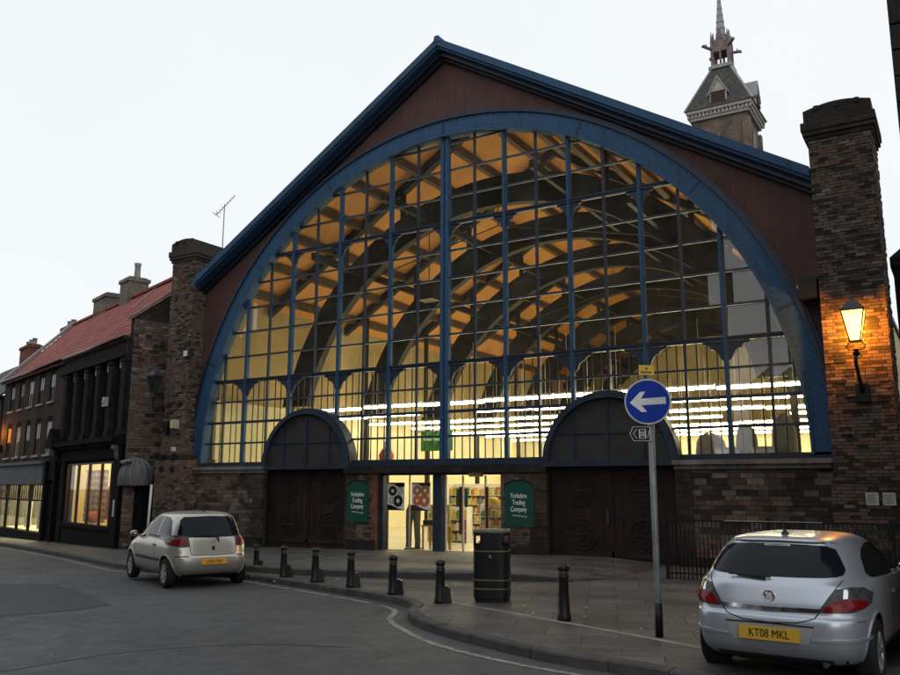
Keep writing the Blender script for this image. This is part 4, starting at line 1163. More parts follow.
b = MB(); fbox(b, A0, A1+.3, -.30, -.002, 6.78, 6.95); fbox(b, A0, A1+.05, -.16, -.002, 6.95, 7.4); fbox(b, A0-.05, A1+.1, -.26, .0, 7.4, EZ-.14); b.build('frieze', M['stone_dark'], hA)
b = MB(); fbox(b, A0, A1+.15, -.5, -.002, 3.62, 3.8); fbox(b, A0, A1+.1, -.36, -.002, 3.5, 3.62); fbox(b, A0+.2, A1, -.16, -.003, 3.02, 3.5); b.build('shop_cornice', M['shopfront'], hA)
for s in (.75, 8.0):
    b = MB(); pr = [(0, 0), (-.34, 0), (-.36, -.14), (-.24, -.26), (-.22, -.42), (-.10, -.6), (0, -.62)]
    pts0 = [fp(s-.14, u, 3.5+z) for u, z in pr]; pts1 = [fp(s+.14, u, 3.5+z) for u, z in pr]
    b.face(pts0); b.face(pts1)
    for i in range(len(pr)): b.face([pts0[i], pts0[(i+1) % len(pr)], pts1[(i+1) % len(pr)], pts1[i]])
    b.build('console', M['stone' if s < 1 else 'shopfront'], hA)
# gabled hood on the shop end
b = MB(); P = [(7.75, 3.6), (8.75, 3.6), (8.75, 3.85), (8.25, 4.45), (7.75, 3.85)]
p0 = [fp(s, -.55, z) for s, z in P]; p1 = [fp(s, -.004, z) for s, z in P]; b.face(p0); b.face(p1)
for i in range(5): b.face([p0[i], p0[(i+1) % 5], p1[(i+1) % 5], p1[i]])
b.build('gabled_hood', M['shopfront'], hA)
for s0, s1 in ((.45, 1.12), (7.13, 7.6)):
    b = MB(); fbox(b, s0, s1, -.14, -.003, -.6, 3.0); b.build('shopfront_pilaster', M['shopfront'], hA)
b = MB(); fbox(b, 1.12, 7.13, -.10, -.003, -.6, .36); fbox(b, 1.12, 7.13, -.18, -.003, .36, .5); b.build('stall_riser', M['shopfront'], hA)
b = MB()
for s in (1.15, 1.62, 2.75, 4.2, 5.6, 7.05): fbox(b, s-.035, s+.035, -.04, .06, .5, 2.86)
fbox(b, 1.15, 7.1, -.04, .06, 2.84, 2.9)
wA = b.build('shop_window', plain('red_brown_frame', (.05, .015, .012), .5), hA)
b = MB(); b.face([fp(1.15, .02, .5), fp(7.1, .02, .5), fp(7.1, .02, 2.86), fp(1.15, .02, 2.86)][::-1]); b.build('pane', M['glass_shop'], wA, recalc=False)
b = MB(); fbox(b, 1.95, 2.25, -.015, -.004, .9, 1.5)
# lit window room
def room(parent, s0, s1, u0, u1, z0, z1, m):
    b = MB()
    P = lambda s, u, z: fp(s, u, z)
    b.face([P(s0,u0,z0),P(s1,u0,z0),P(s1,u1,z0),P(s0,u1,z0)]); b.face([P(s0,u0,z1),P(s1,u0,z1),P(s1,u1,z1),P(s0,u1,z1)])
    b.face([P(s0,u1,z0),P(s1,u1,z0),P(s1,u1,z1),P(s0,u1,z1)])
    for s in (s0, s1): b.face([P(s,u0,z0),P(s,u1,z0),P(s,u1,z1),P(s,u0,z1)])
    return b.build('shop_room', m, parent)
room(hA, 1.0, 7.3, .31, 2.3, .35, 3.1, plain('yellow_shop_wall', (.76, .66, .36), .8, var=.12, scale=.8))
b = MB(); fbox(b, 1.3, 7.0, .36, .44, 3.0, 3.06); fbox(b, 1.3, 7.0, 1.7, 1.8, 3.0, 3.06); b.build('lamp_strip', emit('warm_shop_tube', (1, .86, .52), 22), hA)
def cloth(b, s0, s1, u, z0, z1, n=24, amp=.05, fr=9):
    b.grid([[fp(s0 + (s1-s0)*i/n, u + amp*sin(fr*i/n*2*pi/3 + z*.5), z) for i in range(n+1)] for z in [z0 + (z1-z0)*j/6 for j in range(7)]], 0, True)
def lattice_cloth():
    k = N('lattice_cloth'); bb = k.bsdf(Roughness=.8)
    c = k.n('ShaderNodeTexChecker'); c.inputs['Scale'].default_value = 5.5
    mp = k.n('ShaderNodeMapping'); mp.inputs['Rotation'].default_value = (0, 0, radians(45)); k.l(k.uv(), mp.inputs[0]); k.l(mp.outputs[0], c.inputs['Vector'])
    c.inputs[1].default_value = (.74, .66, .46, 1); c.inputs[2].default_value = (.42, .20, .09, 1); k.l(c.outputs[0], bb.inputs['Base Color']); return k.m
lat = lattice_cloth()
r = empty('hanging_cloth', tuple(fp(5.2, .6, .5)), 0, 'lattice patterned cloth hung in the lit shop window near the awning', 'cloth')
b = MB(); cloth(b, 3.9, 6.6, .6, .55, 2.6); b.build('cloth', lat, r); b = MB(); b.tube([fp(3.8, .6, 2.62), fp(6.7, .6, 2.62)], .02, 6); b.build('rail', M['iron'], r)
def garment(s, u, z0, z1, w, col, label):
    r = empty('hanging_garment', tuple(fp(s, u, z0)), 0, label, 'garment', 'garments in the shop windows')
    b = MB(); n = 16; rows = []
    for zf, ww, dd in ((0, 1.0, .14), (.35, .85, .13), (.7, .8, .13), (.88, 1.05, .12), (.97, .6, .08), (1.0, .2, .05)):
        rows.append([fp(s + ww*w/2*cos(2*pi*i/n)*(1+.06*sin(5*2*pi*i/n)), u + dd*sin(2*pi*i/n), z0 + (z1-z0)*zf) for i in range(n)])
    b.grid(rows, 0, True, True); b.build('body', plain('garment_cloth', col, .85, var=.5, scale=9), r)
    b = MB(); b.tube([fp(s, u, z1-.02), fp(s, u, z1+.12)], .01, 5); b.build('hanger_hook', M['iron'], r); return r
garment(3.4, .6, .7, 2.0, .55, (.42, .14, .05), 'rust coloured garment in the lit shop window by the awning')
garment(2.3, .65, .6, 1.75, .5, (.50, .20, .07), 'orange brown garment at the right edge of the lit shop window')
q = fp(4.6, .42, .5); b = MB(); b.lathe([(.0, .5), (.16, .53), (.27, .68), (.27, .82), (.16, .97), (.0, 1.0)], q.x, q.y, 18)
tag(b.build('round_cushion', plain('orange_fabric', (.62, .17, .03), .7), loc=tuple(q)), 'round orange cushion on the floor of the lit shop window', 'cushion')
# door in the gable wall under a domed awning
gq = lambda u, z, o: fp(A0-.05-o, u, z)
b = MB()
for u0, u1 in ((.42, .5), (1.3, 1.38)): b.box(A0-.13, A0-.052, u0, u1, -.6, 2.3, 0, FM)
b.box(A0-.13, A0-.052, .42, 1.38, 2.3, 2.42, 0, FM); b.build('side_door_frame', M['shopfront'], hA)
b = MB(); b.box(A0-.09, A0-.053, .5, 1.3, -.6, 2.3, 0, FM); dd = b.build('side_door', M['black'], hA)
b = MB(); b.box(A0-.13, A0-.09, 1.2, 1.24, .7, .95, 0, FM); b.build('handle', M['chrome'], dd)
r = empty('awning', tuple(fp(A0-.05, .9, 2.4)), 0, 'grey domed awning with a scalloped edge over the dark side doorway', 'awning')
b = MB(); nA, nB = 14, 6; rows = []
def dome(a, e): # a around 0..pi, e elevation 0..pi/2
    return fp(A0-.06 - .66*sin(a)*cos(e), .42 - .64*cos(a)*cos(e), 2.2 + .82*sin(e))
for j in range(nB+1): rows.append([dome(pi*i/nA, pi/2*j/nB) for i in range(nA+1)])
b.grid(rows, 0, True)
val = [dome(pi*i/(nA*4), 0) for i in range(nA*4+1)]
b.grid([val, [p - Vector((0, 0, .14 + .06*abs(sin(i*pi/4)))) for i, p in enumerate(val)]], 0, False)
b.build('canopy', plain('grey_awning_cloth', (.105, .10, .10), .7, var=.2, scale=3), r, recalc=False)
b = MB()
for i in range(0, nA+1, 2): b.tube([dome(pi*i/nA, pi/2*j/nB) + Vector((0, 0, .006)) for j in range(nB+1)], .012, 5)
b.build('ribs', M['lead'], r)
b = MB(); 
for i in range(3):
    c = fp(A0-.2-.08*i, -.12+.08*i, 2.85+.03*i); b.lathe([(.001, c.z-.07), (.09, c.z-.04), (.10, c.z+.04), (.001, c.z+.07)], c.x, c.y, 10)
tag(b.build('spotlight', M['lead'], loc=tuple(fp(A0-.3, 0, 3.0))), 'cluster of pale grey spotlights above the awning corner', 'spotlight')
b = MB(); b.tube([(-11.9, -.85, 0), (-11.86, -.82, 2.05)], .045, 8); b.tube([(-11.9, -.85, -.4), (-11.9, -.85, .05)], .055, 8)
tag(b.build('drain_pipe', M['white'], loc=(-11.9, -.85, -.4)), 'white upright pipe beside the dark side doorway', 'pipe')
b = MB(); b.tube([fp(A0+.05, -.12, -.3), fp(A0+.05, -.12, 7.3), fp(A0+.05, -.25, 7.55)], .05, 8); b.build('downpipe', M['iron'], hA)
b = MB(); b.tube([fp(A0+.2, -.25, EZ-.12), fp(A1, -.25, EZ-.12)], .07, 8); b.build('gutter', M['iron'], hA)
r = empty('alarm_box', tuple(fp(2.2, -.25, 5.05)), 0, 'small pale alarm box between the pilasters above the lit shop', 'alarm box')
b = MB(); fbox(b, 2.0, 2.3, -.34, -.205, 5.0, 5.35); b.build('housing', M['offwhite'], r); b = MB(); fbox(b, 2.05, 2.25, -.37, -.34, 5.1, 5.25); b.build('cover', M['lead'], r)
r = empty('notice', tuple(fp(.8, -.15, .8)), 0, 'small white notice on the black shopfront pilaster by the awning', 'notice')
b = MB(); fbox(b, .68, .86, -.155, -.143, .9, 1.5); b.build('sheet', M['offwhite'], r)
b = MB(); 
for i in range(4): fbox(b, .71, .83, -.158, -.155, 1.0+.12*i, 1.02+.12*i)
b.build('print_lines', M['iron_grey'], r)

# --- terrace with sash windows
B0, B1 = 8.2, 19.6
hB = empty('terrace_building', tuple(fp(14, 3, -.6)), 0, 'dark terraced building with two rows of sash windows over a grey fascia shop', 'terrace')
ws = [10.55 + 1.82*i for i in range(5)]
holes = [(s-.42, s+.42, z0, z1) for s in ws for z0, z1 in ((5.85, 7.15), (3.42, 4.95))]
Bwin = (10.45, 19.2, -.08, 2.02)
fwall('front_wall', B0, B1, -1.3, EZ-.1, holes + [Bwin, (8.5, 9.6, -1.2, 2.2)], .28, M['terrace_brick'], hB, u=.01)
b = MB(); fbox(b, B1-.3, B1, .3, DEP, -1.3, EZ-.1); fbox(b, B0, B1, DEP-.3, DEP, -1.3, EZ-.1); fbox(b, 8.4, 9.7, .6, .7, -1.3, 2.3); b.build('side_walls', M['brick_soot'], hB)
orange_reflection = emit('orange_reflection_pane', (1, .30, .05), 1.0)  # glowing pane stands in for lantern light mirrored in the glass
_, lq = lantern('wall_lantern', tuple(fp(19.1, -.02, 4.0)), (-.12, -.42, .35), True, 'lit orange lantern on the terrace at the left edge of the photo', .75)
L2 = bpy.data.lights.new('lantern_bulb', 'POINT'); L2.energy = 150; L2.color = (1, .30, .015); L2.shadow_soft_size = .1
lo2 = bpy.data.objects.new('lantern_bulb', L2); COL.objects.link(lo2); lo2.location = lq
for i, s in enumerate(ws):
    for z0, z1, row in ((5.85, 7.15, 1), (3.42, 4.95, 0)):
        b = MB(); zm = (z0+z1)/2
        for q in ((s-.42, s-.36), (s+.36, s+.42), (s-.02, s+.02)): fbox(b, q[0], q[1], .05, .10, z0, z1)
        for z in (z0, zm, z1-.05): fbox(b, s-.36, s+.36, .055, .095, z, z+.05)
        wn = b.build('window', M['iron_grey'] if (i+row) % 3 else M['offwhite'], hB)
        b = MB(); b.face([fp(s-.4, .08, z0), fp(s+.4, .08, z0), fp(s+.4, .08, zm), fp(s-.4, .08, zm)][::-1]); b.build('pane', M['pane_dark'], wn, recalc=False)
        b = MB(); b.face([fp(s-.4, .07, zm), fp(s+.4, .07, zm), fp(s+.4, .07, z1), fp(s-.4, .07, z1)][::-1])
        mm = orange_reflection if (row == 0 and i >= 4) else (M['pane_pale'] if random.random() < .75 else M['pane_dark'])
        b.build('upper_pane', mm, wn, recalc=False)
        b = MB(); fbox(b, s-.5, s+.5, -.08, .04, z0-.09, z0-.003); b.build('sill', M['stone_pale'], wn)
        b = MB(); fbox(b, s-.5, s+.5, -.012, .0, z1+.003, z1+.2); fbox(b, s-.09, s+.09, -.05, -.013, z1, z1+.26); b.build('lintel', M['stone_dark'], wn)
b = MB(); fbox(b, 10.0, B1, -.25, .008, 2.06, 2.98); fbox(b, 9.9, B1, -.36, .008, 2.98, 3.12); b.build('fascia', M['grey_fascia'], hB)
b = MB()
for s in (10.45, 12.55, 14.65, 16.9, 19.2): fbox(b, s-.09, s+.09, -.05, .05, -.08, 2.02)
fbox(b, 10.45, 19.2, -.04, .1, 1.30, 1.36)
for i in range(22):
    s = 10.65 + i*.39
    fbox(b, s-.018, s+.018, -.01, .03, 1.36, 2.02)
wB = b.build('shop_window', M['shopfront'], hB)
b = MB(); b.face([fp(10.45, .04, -.08), fp(19.2, .04, -.08), fp(19.2, .04, 2.02), fp(10.45, .04, 2.02)][::-1]); b.build('pane', M['glass_shop'], wB, recalc=False)
b = MB(); fbox(b, 10.3, 19.3, -.1, .006, -1.0, -.1); b.build('stall_riser', M['shopfront'], hB)
b = MB(); fbox(b, 8.3, 8.5, -.2, .006, -1.0, 3.4); fbox(b, 9.65, 9.95, -.2, .006, -1.0, 3.1); fbox(b, 8.5, 9.65, -.1, .006, 2.25, 3.3); b.build('doorway_surround', M['shopfront'], hB)
b = MB(); fbox(b, 8.5, 9.6, .38, .44, -.6, 2.2); b.build('door', M['black'], hB)
room(hB, 10.3, 19.3, .31, 2.6, -.1, 2.3, M['wall_cream'])
b = MB(); fbox(b, 10.6, 19, .9, 1.0, 2.2, 2.26); fbox(b, 10.6, 19, 1.9, 2.0, 2.2, 2.26); b.build('lamp_strip', emit('pale_shop_tube', (1, .90, .62), 62), hB)
garment(11.5, .8, .0, 1.35, .8, (.30, .29, .28), 'grey garment at the right end of the fascia shop window')
garment(13.5, .8, -.05, 1.3, .95, (.20, .19, .20), 'dark grey draped garment in the middle of the fascia shop window')
garment(15.8, .8, -.05, 1.3, .8, (.34, .34, .36), 'pale grey garment at the left of the fascia shop window')
roB = roof_part('roof', A1, B1, hB, M['pantile'])
b = MB(); b.bar(fp(A1, RU, RZ+.06), fp(B1, RU, RZ+.06), .24, .12); b.build('ridge_tiles', M['pantile'], roB)
b = MB()
for (u0, z0), (u1, z1) in (((-.25, EZ-.22), (RU, RZ+.06)), ((RU, RZ+.06), (DEP+.2, EZ-.2))):
    P = [fp(B1-.1, u0, z0), fp(B1+.4, u0, z0), fp(B1+.4, u1, z1), fp(B1-.1, u1, z1)]; up = Vector((0, 0, .2))
    b.face(P); b.face([p+up for p in P])
    for i in range(4): b.face([P[i], P[(i+1) % 4], P[(i+1) % 4]+up, P[i]+up])
b.build('verge_coping', M['lead'], hB)
b = MB(); b.tube([fp(A1, -.25, EZ-.12), fp(B1, -.25, EZ-.12)], .07, 8); b.build('gutter', M['iron'], hB)
chimney(roB, 10.7, 3.5, 1.2, 1.0, 9.5, 12.2, M['chimney_stone'], [(-.3, .75)])
chimney(roB, 15.0, 3.7, 2.0, 1.0, 9.5, 12.1, M['chimney_stone'], [])
# --- lower slate-roofed house beyond
hC = empty('slate_house', tuple(fp(26, 3, -.8)), 0, 'far house with a dark slate roof at the left edge of the photo', 'house')
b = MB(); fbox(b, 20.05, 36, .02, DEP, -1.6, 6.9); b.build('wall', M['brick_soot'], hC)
roC = roof_part('roof', 20.0, 36, hC, M['slate_b'], 10.1, 7.0)
chimney(roC, 21.2, 3.6, 1.4, .7, 8.6, 11.3, M['chimney_stone'], [(-.4, .35), (.3, .35)])
chimney(roC, 30.0, 3.6, 2.2, .8, 8.6, 11.25, M['brick_red'], [(-.8, .4), (.0, .4), (.7, .35)])

# ------------------------------------------------------------------ clock tower behind the hall
tx, ty = -1.33, 46.2
tw = empty('clock_tower', (tx, ty, 0), 0, 'brick tower with a steep slate roof and thin spirelet rising behind the hall roof', 'tower')
b = MB(); b.box(tx-2.05, tx+2.1, ty-2.2, ty+2.1, -.5, 31.4); b.build('tower_wall', M['tower_brick'], tw)
b = MB()
for s in (-1, 1): 
    for q in (-1, 1): b.box(tx+s*2.05-.3, tx+s*2.05+.3, ty+q*2.15-.3, ty+q*2.15+.3, 0, 30.9)
b.build('buttresses', M['tower_brick'], tw)
b = MB(); b.box(tx-2.3, tx+2.35, ty-2.45, ty+2.35, 31.4, 31.62); b.box(tx-2.55, tx+2.6, ty-2.7, ty+2.6, 31.95, 32.2)
for i in range(17):
    x = tx-2.4 + 4.9*i/16
    b.box(x-.08, x+.08, ty-2.6, ty-2.45, 31.62, 31.95); b.box(x-.08, x+.08, ty+2.35, ty+2.5, 31.62, 31.95)
    y = ty-2.5 + 4.9*i/16
    b.box(tx+2.35, tx+2.5, y-.08, y+.08, 31.62, 31.95); b.box(tx-2.5, tx-2.35, y-.08, y+.08, 31.62, 31.95)
b.box(tx-2.3, tx+2.35, ty-2.45, ty+2.35, 31.62, 31.95)
b.build('corbel_cornice', M['stone_pale'], tw)
b = MB()
q0 = [(-2.65, -2.8), (2.7, -2.8), (2.7, 2.7), (-2.65, 2.7)]; q1 = [(-.8, -.85), (.8, -.85), (.8, .8), (-.8, .8)]
for i in range(4):
    j = (i+1) % 4; b.face([(tx+q0[i][0], ty+q0[i][1], 32.2), (tx+q0[j][0], ty+q0[j][1], 32.2), (tx+q1[j][0], ty+q1[j][1], 36.3), (tx+q1[i][0], ty+q1[i][1], 36.3)])
b.face([(tx+x, ty+y, 32.2) for x, y in q0])
rt = b.build('roof', M['slate'], tw)
b = MB()
for i in range(4): b.bar((tx+q0[i][0], ty+q0[i][1], 32.22), (tx+q1[i][0], ty+q1[i][1], 36.32), .2, .1)
b.build('hip_flashing', M['lead'], rt)
# louvred dormer on each visible face
def dormer(Mx):
    b = MB(); b.prism([(-.68, 0), (.68, 0), (.68, 1.1), (0, 2.35), (-.68, 1.1)], -.25, 1.6, 0, Mx)
    o = b.build('dormer', M['stone_pale'], rt)
    b = MB(); b.box(-.55, .55, -.30, -.252, .15, 1.15, 0, Mx); b.build('recess', M['black'], o)
    b = MB()
    for i in range(5): b.box(-.55, .55, -.36, -.30, .2+.2*i, .28+.2*i, 0, Mx)
    b.build('louvres', plain('maroon_louvre', (.11, .035, .03), .6), o)
    b = MB()
    for s in (-1, 1):
        P = [(0, 2.28), (s*.85, .78), (s*.85, .95), (0, 2.5)]
        b.prism(P if s > 0 else P[::-1], -.35, 1.6, 0, Mx)
    b.build('dormer_roof', M['lead'], o)
dormer(Matrix.Translation((tx+.05, ty-2.35, 32.35)))
dormer(Matrix.Translation((tx+2.35, ty, 32.35)) @ Matrix.Rotation(pi/2, 4, 'Z'))
# blind gablet on the wall under the eaves
b = MB(); b.prism([(tx-.75, 28.6), (tx+.55, 28.6), (tx-.1, 29.9)], ty-2.42, ty-2.2); b.build('gablet', M['stone_pale'], tw)
b = MB(); b.box(tx+2.1, tx+2.16, ty-.5, ty+.5, 26.5, 30.3); b.build('side_opening', M['black'], tw)
# spirelet: open arcade, gables and pinnacles, tapering lead spire
b = MB(); b.box(tx-.95, tx+.95, ty-1.0, ty+.95, 36.3, 36.55); b.box(tx-.8, tx+.8, ty-.82, ty+.8, 36.55, 36.7)
sp = b.build('spirelet_base', M['lead'], tw)
wd = plain('weathered_spire_timber', (.17, .12, .12), .7, var=.35, scale=3)
b = MB(); k = .66
for sx in (-1, 1):
    for sy in (-1, 1): b.box(tx+sx*k-.11, tx+sx*k+.11, ty+sy*k-.11, ty+sy*k+.11, 36.7, 38.9); b.prism([(tx+sx*k-.1, 38.9), (tx+sx*k+.1, 38.9), (tx+sx*k, 39.8)], ty+sy*k-.1, ty+sy*k+.1)
for q in (-1, 1):
    b.box(tx-.08, tx+.08, ty+q*k-.07, ty+q*k+.07, 36.7, 38.0); b.box(tx+q*k-.07, tx+q*k+.07, ty-.08, ty+.08, 36.7, 38.0)
    b.box(tx-k, tx+k, ty+q*k-.06, ty+q*k+.06, 37.9, 38.15); b.box(tx+q*k-.06, tx+q*k+.06, ty-k, ty+k, 37.9, 38.15)
b.prism([(tx-.62, 38.15), (tx+.62, 38.15), (tx, 40.0)], ty-k-.05, ty-k+.05); b.prism([(tx-.62, 38.15), (tx+.62, 38.15), (tx, 40.0)], ty+k-.05, ty+k+.05)
Mx = Matrix.Translation((tx, ty, 0)) @ Matrix.Rotation(pi/2, 4, 'Z')
for q in (-1, 1): b.prism([(-.62, 38.15), (.62, 38.15), (0, 40.0)], q*k-.05, q*k+.05, 0, Mx)
b.build('arcade', wd, sp)
for sx, sy in ((-1, -1), (1, -1), (1, 1), (-1, 1)):
    b = MB(); d = Vector((sx, sy, 0)).normalized(); c = Vector((tx+sx*k, ty+sy*k, 38.2))
    b.tube([c, c + d*.45 + Vector((0, 0, .1)), c + d*.8 + Vector((0, 0, .22)), c + d*.95 + Vector((0, 0, .1))], [.12, .13, .14, .05], 8)
    b.tube([c + d*.5 + Vector((0, 0, .1)), c + d*.55 + Vector((0, 0, .45))], [.1, .03], 6); b.build('gargoyle', wd, sp)
b = MB(); n = 8; zz = [38.2, 39.6]
for i in range(10):
    z0 = 38.3 + i*.62; z1 = z0 + .62; f = lambda z: .50*(1 - (z-38.3)/6.4)
    rows = [[(tx + f(z)*e*cos(2*pi*j/n+pi/8), ty + f(z)*e*sin(2*pi*j/n+pi/8), z) for j in range(n)] for z, e in ((z0, 1.12), (z0+.05, 1.10), (z1, .98))]
    b.grid(rows, 0, False, True)
b.build('spire', M['lead'], sp)

# ------------------------------------------------------------------ other buildings
r = empty('corner_building', (17, -8, 0), 0, 'tall dark stone building whose quoined corner shows at the top right edge of the photo', 'building')
b = MB(); b.box(12.83, 24, -11.18, -4.8, -.3, 14); b.build('wall', M['stone_dark'], r)
b = MB(); z = 0; i = 0
while z < 13.8:
    b.box(12.79, 13.6 if i % 2 else 13.2, -11.23, -10.9 if i % 2 else -10.5, z, z+.285); z += .31; i += 1
b.build('quoins', M['stone_dark'], r)
b = MB(); b.box(12.6, 24.2, -11.4, -4.6, 14, 14.4); b.build('cornice', M['stone_dark'], r)
for x in (15, 17.6, 20.2):
    for z in (1.0, 5.0, 9.0):
        b = MB(); b.box(x-.55, x+.55, -11.23, -11.17, z, z+2.1); f = b.build('window', M['white'], r)
        b = MB(); b.box(x-.48, x+.48, -11.245, -11.232, z+.08, z+2.02); b.build('pane', M['pane_dark'], f)
r = empty('rear_building', (14, 6, 0), 0, 'dark brick building just visible behind the right brick pier', 'building')
b = MB(); b.box(11.92, 20, 3, 10, -.3, 7.7); b.box(11.86, 20, 2.94, 10, 7.7, 7.95); b.build('wall', M['brick_soot'], r)
b = MB(); b.prism([(11.86, 7.95), (20, 7.95), (20, 8.3), (16, 10.5), (12.3, 8.3)], 2.95, 10); b.build('roof', M['slate_b'], r)
b = MB(); b.box(12.1, 12.11, .8, 3, 0, 2.2)
# opposite side of the street (seen mirrored in the glass, and shading the road)
r = empty('street_block', (-14, -30, -.3), 0, 'tall dark block across the street, mirrored in the upper panes', 'building')
b = MB(); b.box(-34, -.35, -36, -26, -2, 17.5); b.box(-34, .0, -36, -25.6, 17.5, 18.0); b.box(-34, -.9, -36, -26.2, 18.0, 23.0); b.box(-34, .3, -35, -25.8, 11.5, 11.9); b.box(-34, .5, -35, -25.7, 7.2, 7.6); b.box(-2.4, .0, -30, -26, 18.0, 21.5)
b.build('wall', M['brick_soot'], r)
b = MB(); b.prism([(-34, 23), (-.9, 23), (-4, 27), (-31, 27)], -36, -26.3); b.build('roof', M['slate_b'], r)
r = empty('street_row', (-57, -30, -1), 0, 'long dark row further along across the street, unseen, added to block sky', 'building')  # unseen row added to keep bright sky out of grazing reflections
b = MB(); b.box(-90, -34.4, -36, -27, -3, 10.5); b.build('wall', M['brick_soot'], r)
b = MB(); b.prism([(-90.3, 10.5), (-34.2, 10.5), (-36, 14), (-88, 14)], -36, -26.8); b.build('roof', M['slate_b'], r)
r = empty('street_house', (7, -36, 0), 0, 'low house across the street, mirrored in the lower right panes', 'house')
b = MB(); b.box(1.0, 20, -44, -36, -.5, 7.2); b.build('wall', M['brick_soot'], r)
b = MB(); b.prism([(.8, 7.2), (20.2, 7.2), (20.2, 7.5), (17, 10), (4, 10), (.8, 7.5)], -44, -35.8); ro = b.build('roof', M['slate_b'], r)
b = MB(); b.box(3.6, 4.9, -40.5, -39.3, 9.5, 12.2); b.build('chimney', M['brick'], ro)

# ------------------------------------------------------------------ street furniture
bol0 = empty('bollard', (0, 0, 0))
b = MB()
b.lathe([(.0, 0), (.105, 0), (.105, .05), (.092, .08), (.075, .50), (.085, .515), (.085, .535), (.068, .55), (.066, .60), (.088, .615), (.092, .645), (.082, .675), (.045, .695), (.0, .70)], 0, 0, 20)
b.build('post', M['iron'], bol0)
b = MB(); b.prism([(.05, 0), (.215, 0), (.175, .25), (.13, .275), (.05, .275)], -.08, .08); b.build('foot_wedge', M['iron'], bol0)
b = MB(); b.lathe([(.072, .552), (.076, .556), (.076, .595), (.070, .599)], 0, 0, 20); b.build('band', M['iron_grey'], bol0)
ordn = ['nearest the small silver hatchback, farthest left of the row', 'second along the row from the small silver hatchback', 'third along the row from the small silver hatchback', 'in the middle of the kerb, below the left gate edge', 'in front of the lit poster window', 'next to the litter bin, last with a foot wedge']
bpos = [(-1.63, -5.96, .9), (.08, -6.86, .97), (1.44, -7.42, 1.0), (2.72, -7.86, 1.0), (4.11, -8.42, 1.0), (5.44, -8.95, 1.0)]
for i, (x, y, s) in enumerate(bpos):
    o = bol0 if i == 0 else copy_tree(bol0)
    o.location = (x, y, gz(x)+.12); o.rotation_euler = (radians(random.uniform(-1.5, 1.5)), radians(random.uniform(-2, 2)), radians(random.uniform(25, 40))); o.scale = (s*.92, s*.92, s)
    tag(o, 'black wedge footed bollard ' + ordn[i], 'bollard', 'black bollards along the kerb')
r = empty('bollard', (7.97, -9.62, PAV(7.97, 0)), 0, 'plain tapered black bollard standing alone between litter bin and sign pole', 'bollard', 'black bollards along the kerb')
zb = PAV(7.97, 0)
b = MB(); b.lathe([(.0, 0+zb), (.10, zb), (.10, .06+zb), (.088, .09+zb), (.066, .58+zb), (.082, .60+zb), (.082, .62+zb), (.066, .635+zb), (.066, .69+zb), (.088, .70+zb), (.09, .74+zb), (.075, .78+zb), (.0, .80+zb)], 7.97, -9.62, 20); b.build('post', M['iron'], r)
b = MB(); b.lathe([(.069, .637+zb), (.072, .64+zb), (.072, .685+zb), (.069, .688+zb)], 7.97, -9.62, 20); b.build('band', M['iron_grey'], r)

# litter bin: rounded-square drum with slots, bands and pale top
bx, by = 6.05, -8.25; bz = PAV(bx, 0)
r = empty('litter_bin', (bx, by, bz), radians(0), 'tall black litter bin with pale bands standing near the shop doors', 'litter bin')
def sq(h, n=40, z=0, k=5):
    P = []
    for i in range(n):
        a = 2*pi*i/n + pi/n; c, s_ = cos(a), sin(a)
        X = h*math.copysign(abs(c)**(2/k), c); Y = h*math.copysign(abs(s_)**(2/k), s_); t = radians(22)
        P.append((bx + X*cos(t)-Y*sin(t), by + X*sin(t)+Y*cos(t), bz+z))
    return P
H0 = .30
b = MB(); b.grid([sq(H0-.02, z=0), sq(H0-.02, z=.05), sq(H0, z=.06), sq(H0, z=.82), sq(H0-.012, z=.83), sq(H0-.012, z=.86)], 0, False, True); b.build('body', M['black'], r)
# hood ring with openings
b = MB(); n = 40
lo_, hi_, mid0, mid1 = sq(H0, z=.86), sq(H0, z=1.14), sq(H0, z=.93), sq(H0, z=1.08)
for i in range(n):
    j = (i+1) % n
    b.face([lo_[i], lo_[j], mid0[j], mid0[i]]); b.face([mid1[i], mid1[j], hi_[j], hi_[i]])
    ang = (i + .5) % 10
    if not (2.4 < ang < 7.6): b.face([mid0[i], mid0[j], mid1[j], mid1[i]])
b.build('hood', M['black'], r)
b = MB(); b.face(sq(H0-.03, z=.9)); b.build('liner', M['iron_grey'], r)
rl = random.Random(4); b = MB()
for i in range(9):
    c = Vector((bx+rl.uniform(-.15, .15), by+rl.uniform(-.15, .15), bz+.93+rl.random()*.07)); e = [c + Vector((rl.uniform(-.09, .09), rl.uniform(-.09, .09), rl.uniform(-.03, .05))) for _ in range(4)]
    b.face(e[:3]); b.face([e[0], e[2], e[3]])
tag(b.build('rubbish', M['offwhite'], loc=(bx, by, bz+.9), recalc=False), 'crumpled white rubbish showing through the openings of the litter bin', 'rubbish', kind='stuff')
b = MB(); b.grid([sq(H0+.012, z=1.13), sq(H0+.014, z=1.155), sq(H0+.0, z=1.175), sq(.12, z=1.185), sq(.01, z=1.187)], 0, True, True); b.build('lid', plain('worn_bin_lid', (.085, .08, .06), .5, var=.4, scale=6), r)
for z in (.83, .36, .22):
    b = MB(); b.grid([sq(H0+.001, z=z-.012), sq(H0+.006, z=z-.01), sq(H0+.006, z=z+.01), sq(H0+.001, z=z+.012)], 0, False, True); b.build('band', plain('dull_gold_band', (.13, .115, .07), .45, .3), r)
t = radians(22); Rz = Matrix.Translation((bx, by, bz)) @ Matrix.Rotation(t, 4, 'Z')
b = MB(); b.box(-.02, .02, -H0-.012, -H0+.0, .72, .77, 0, Rz); b.build('lock', M['chrome'], r)

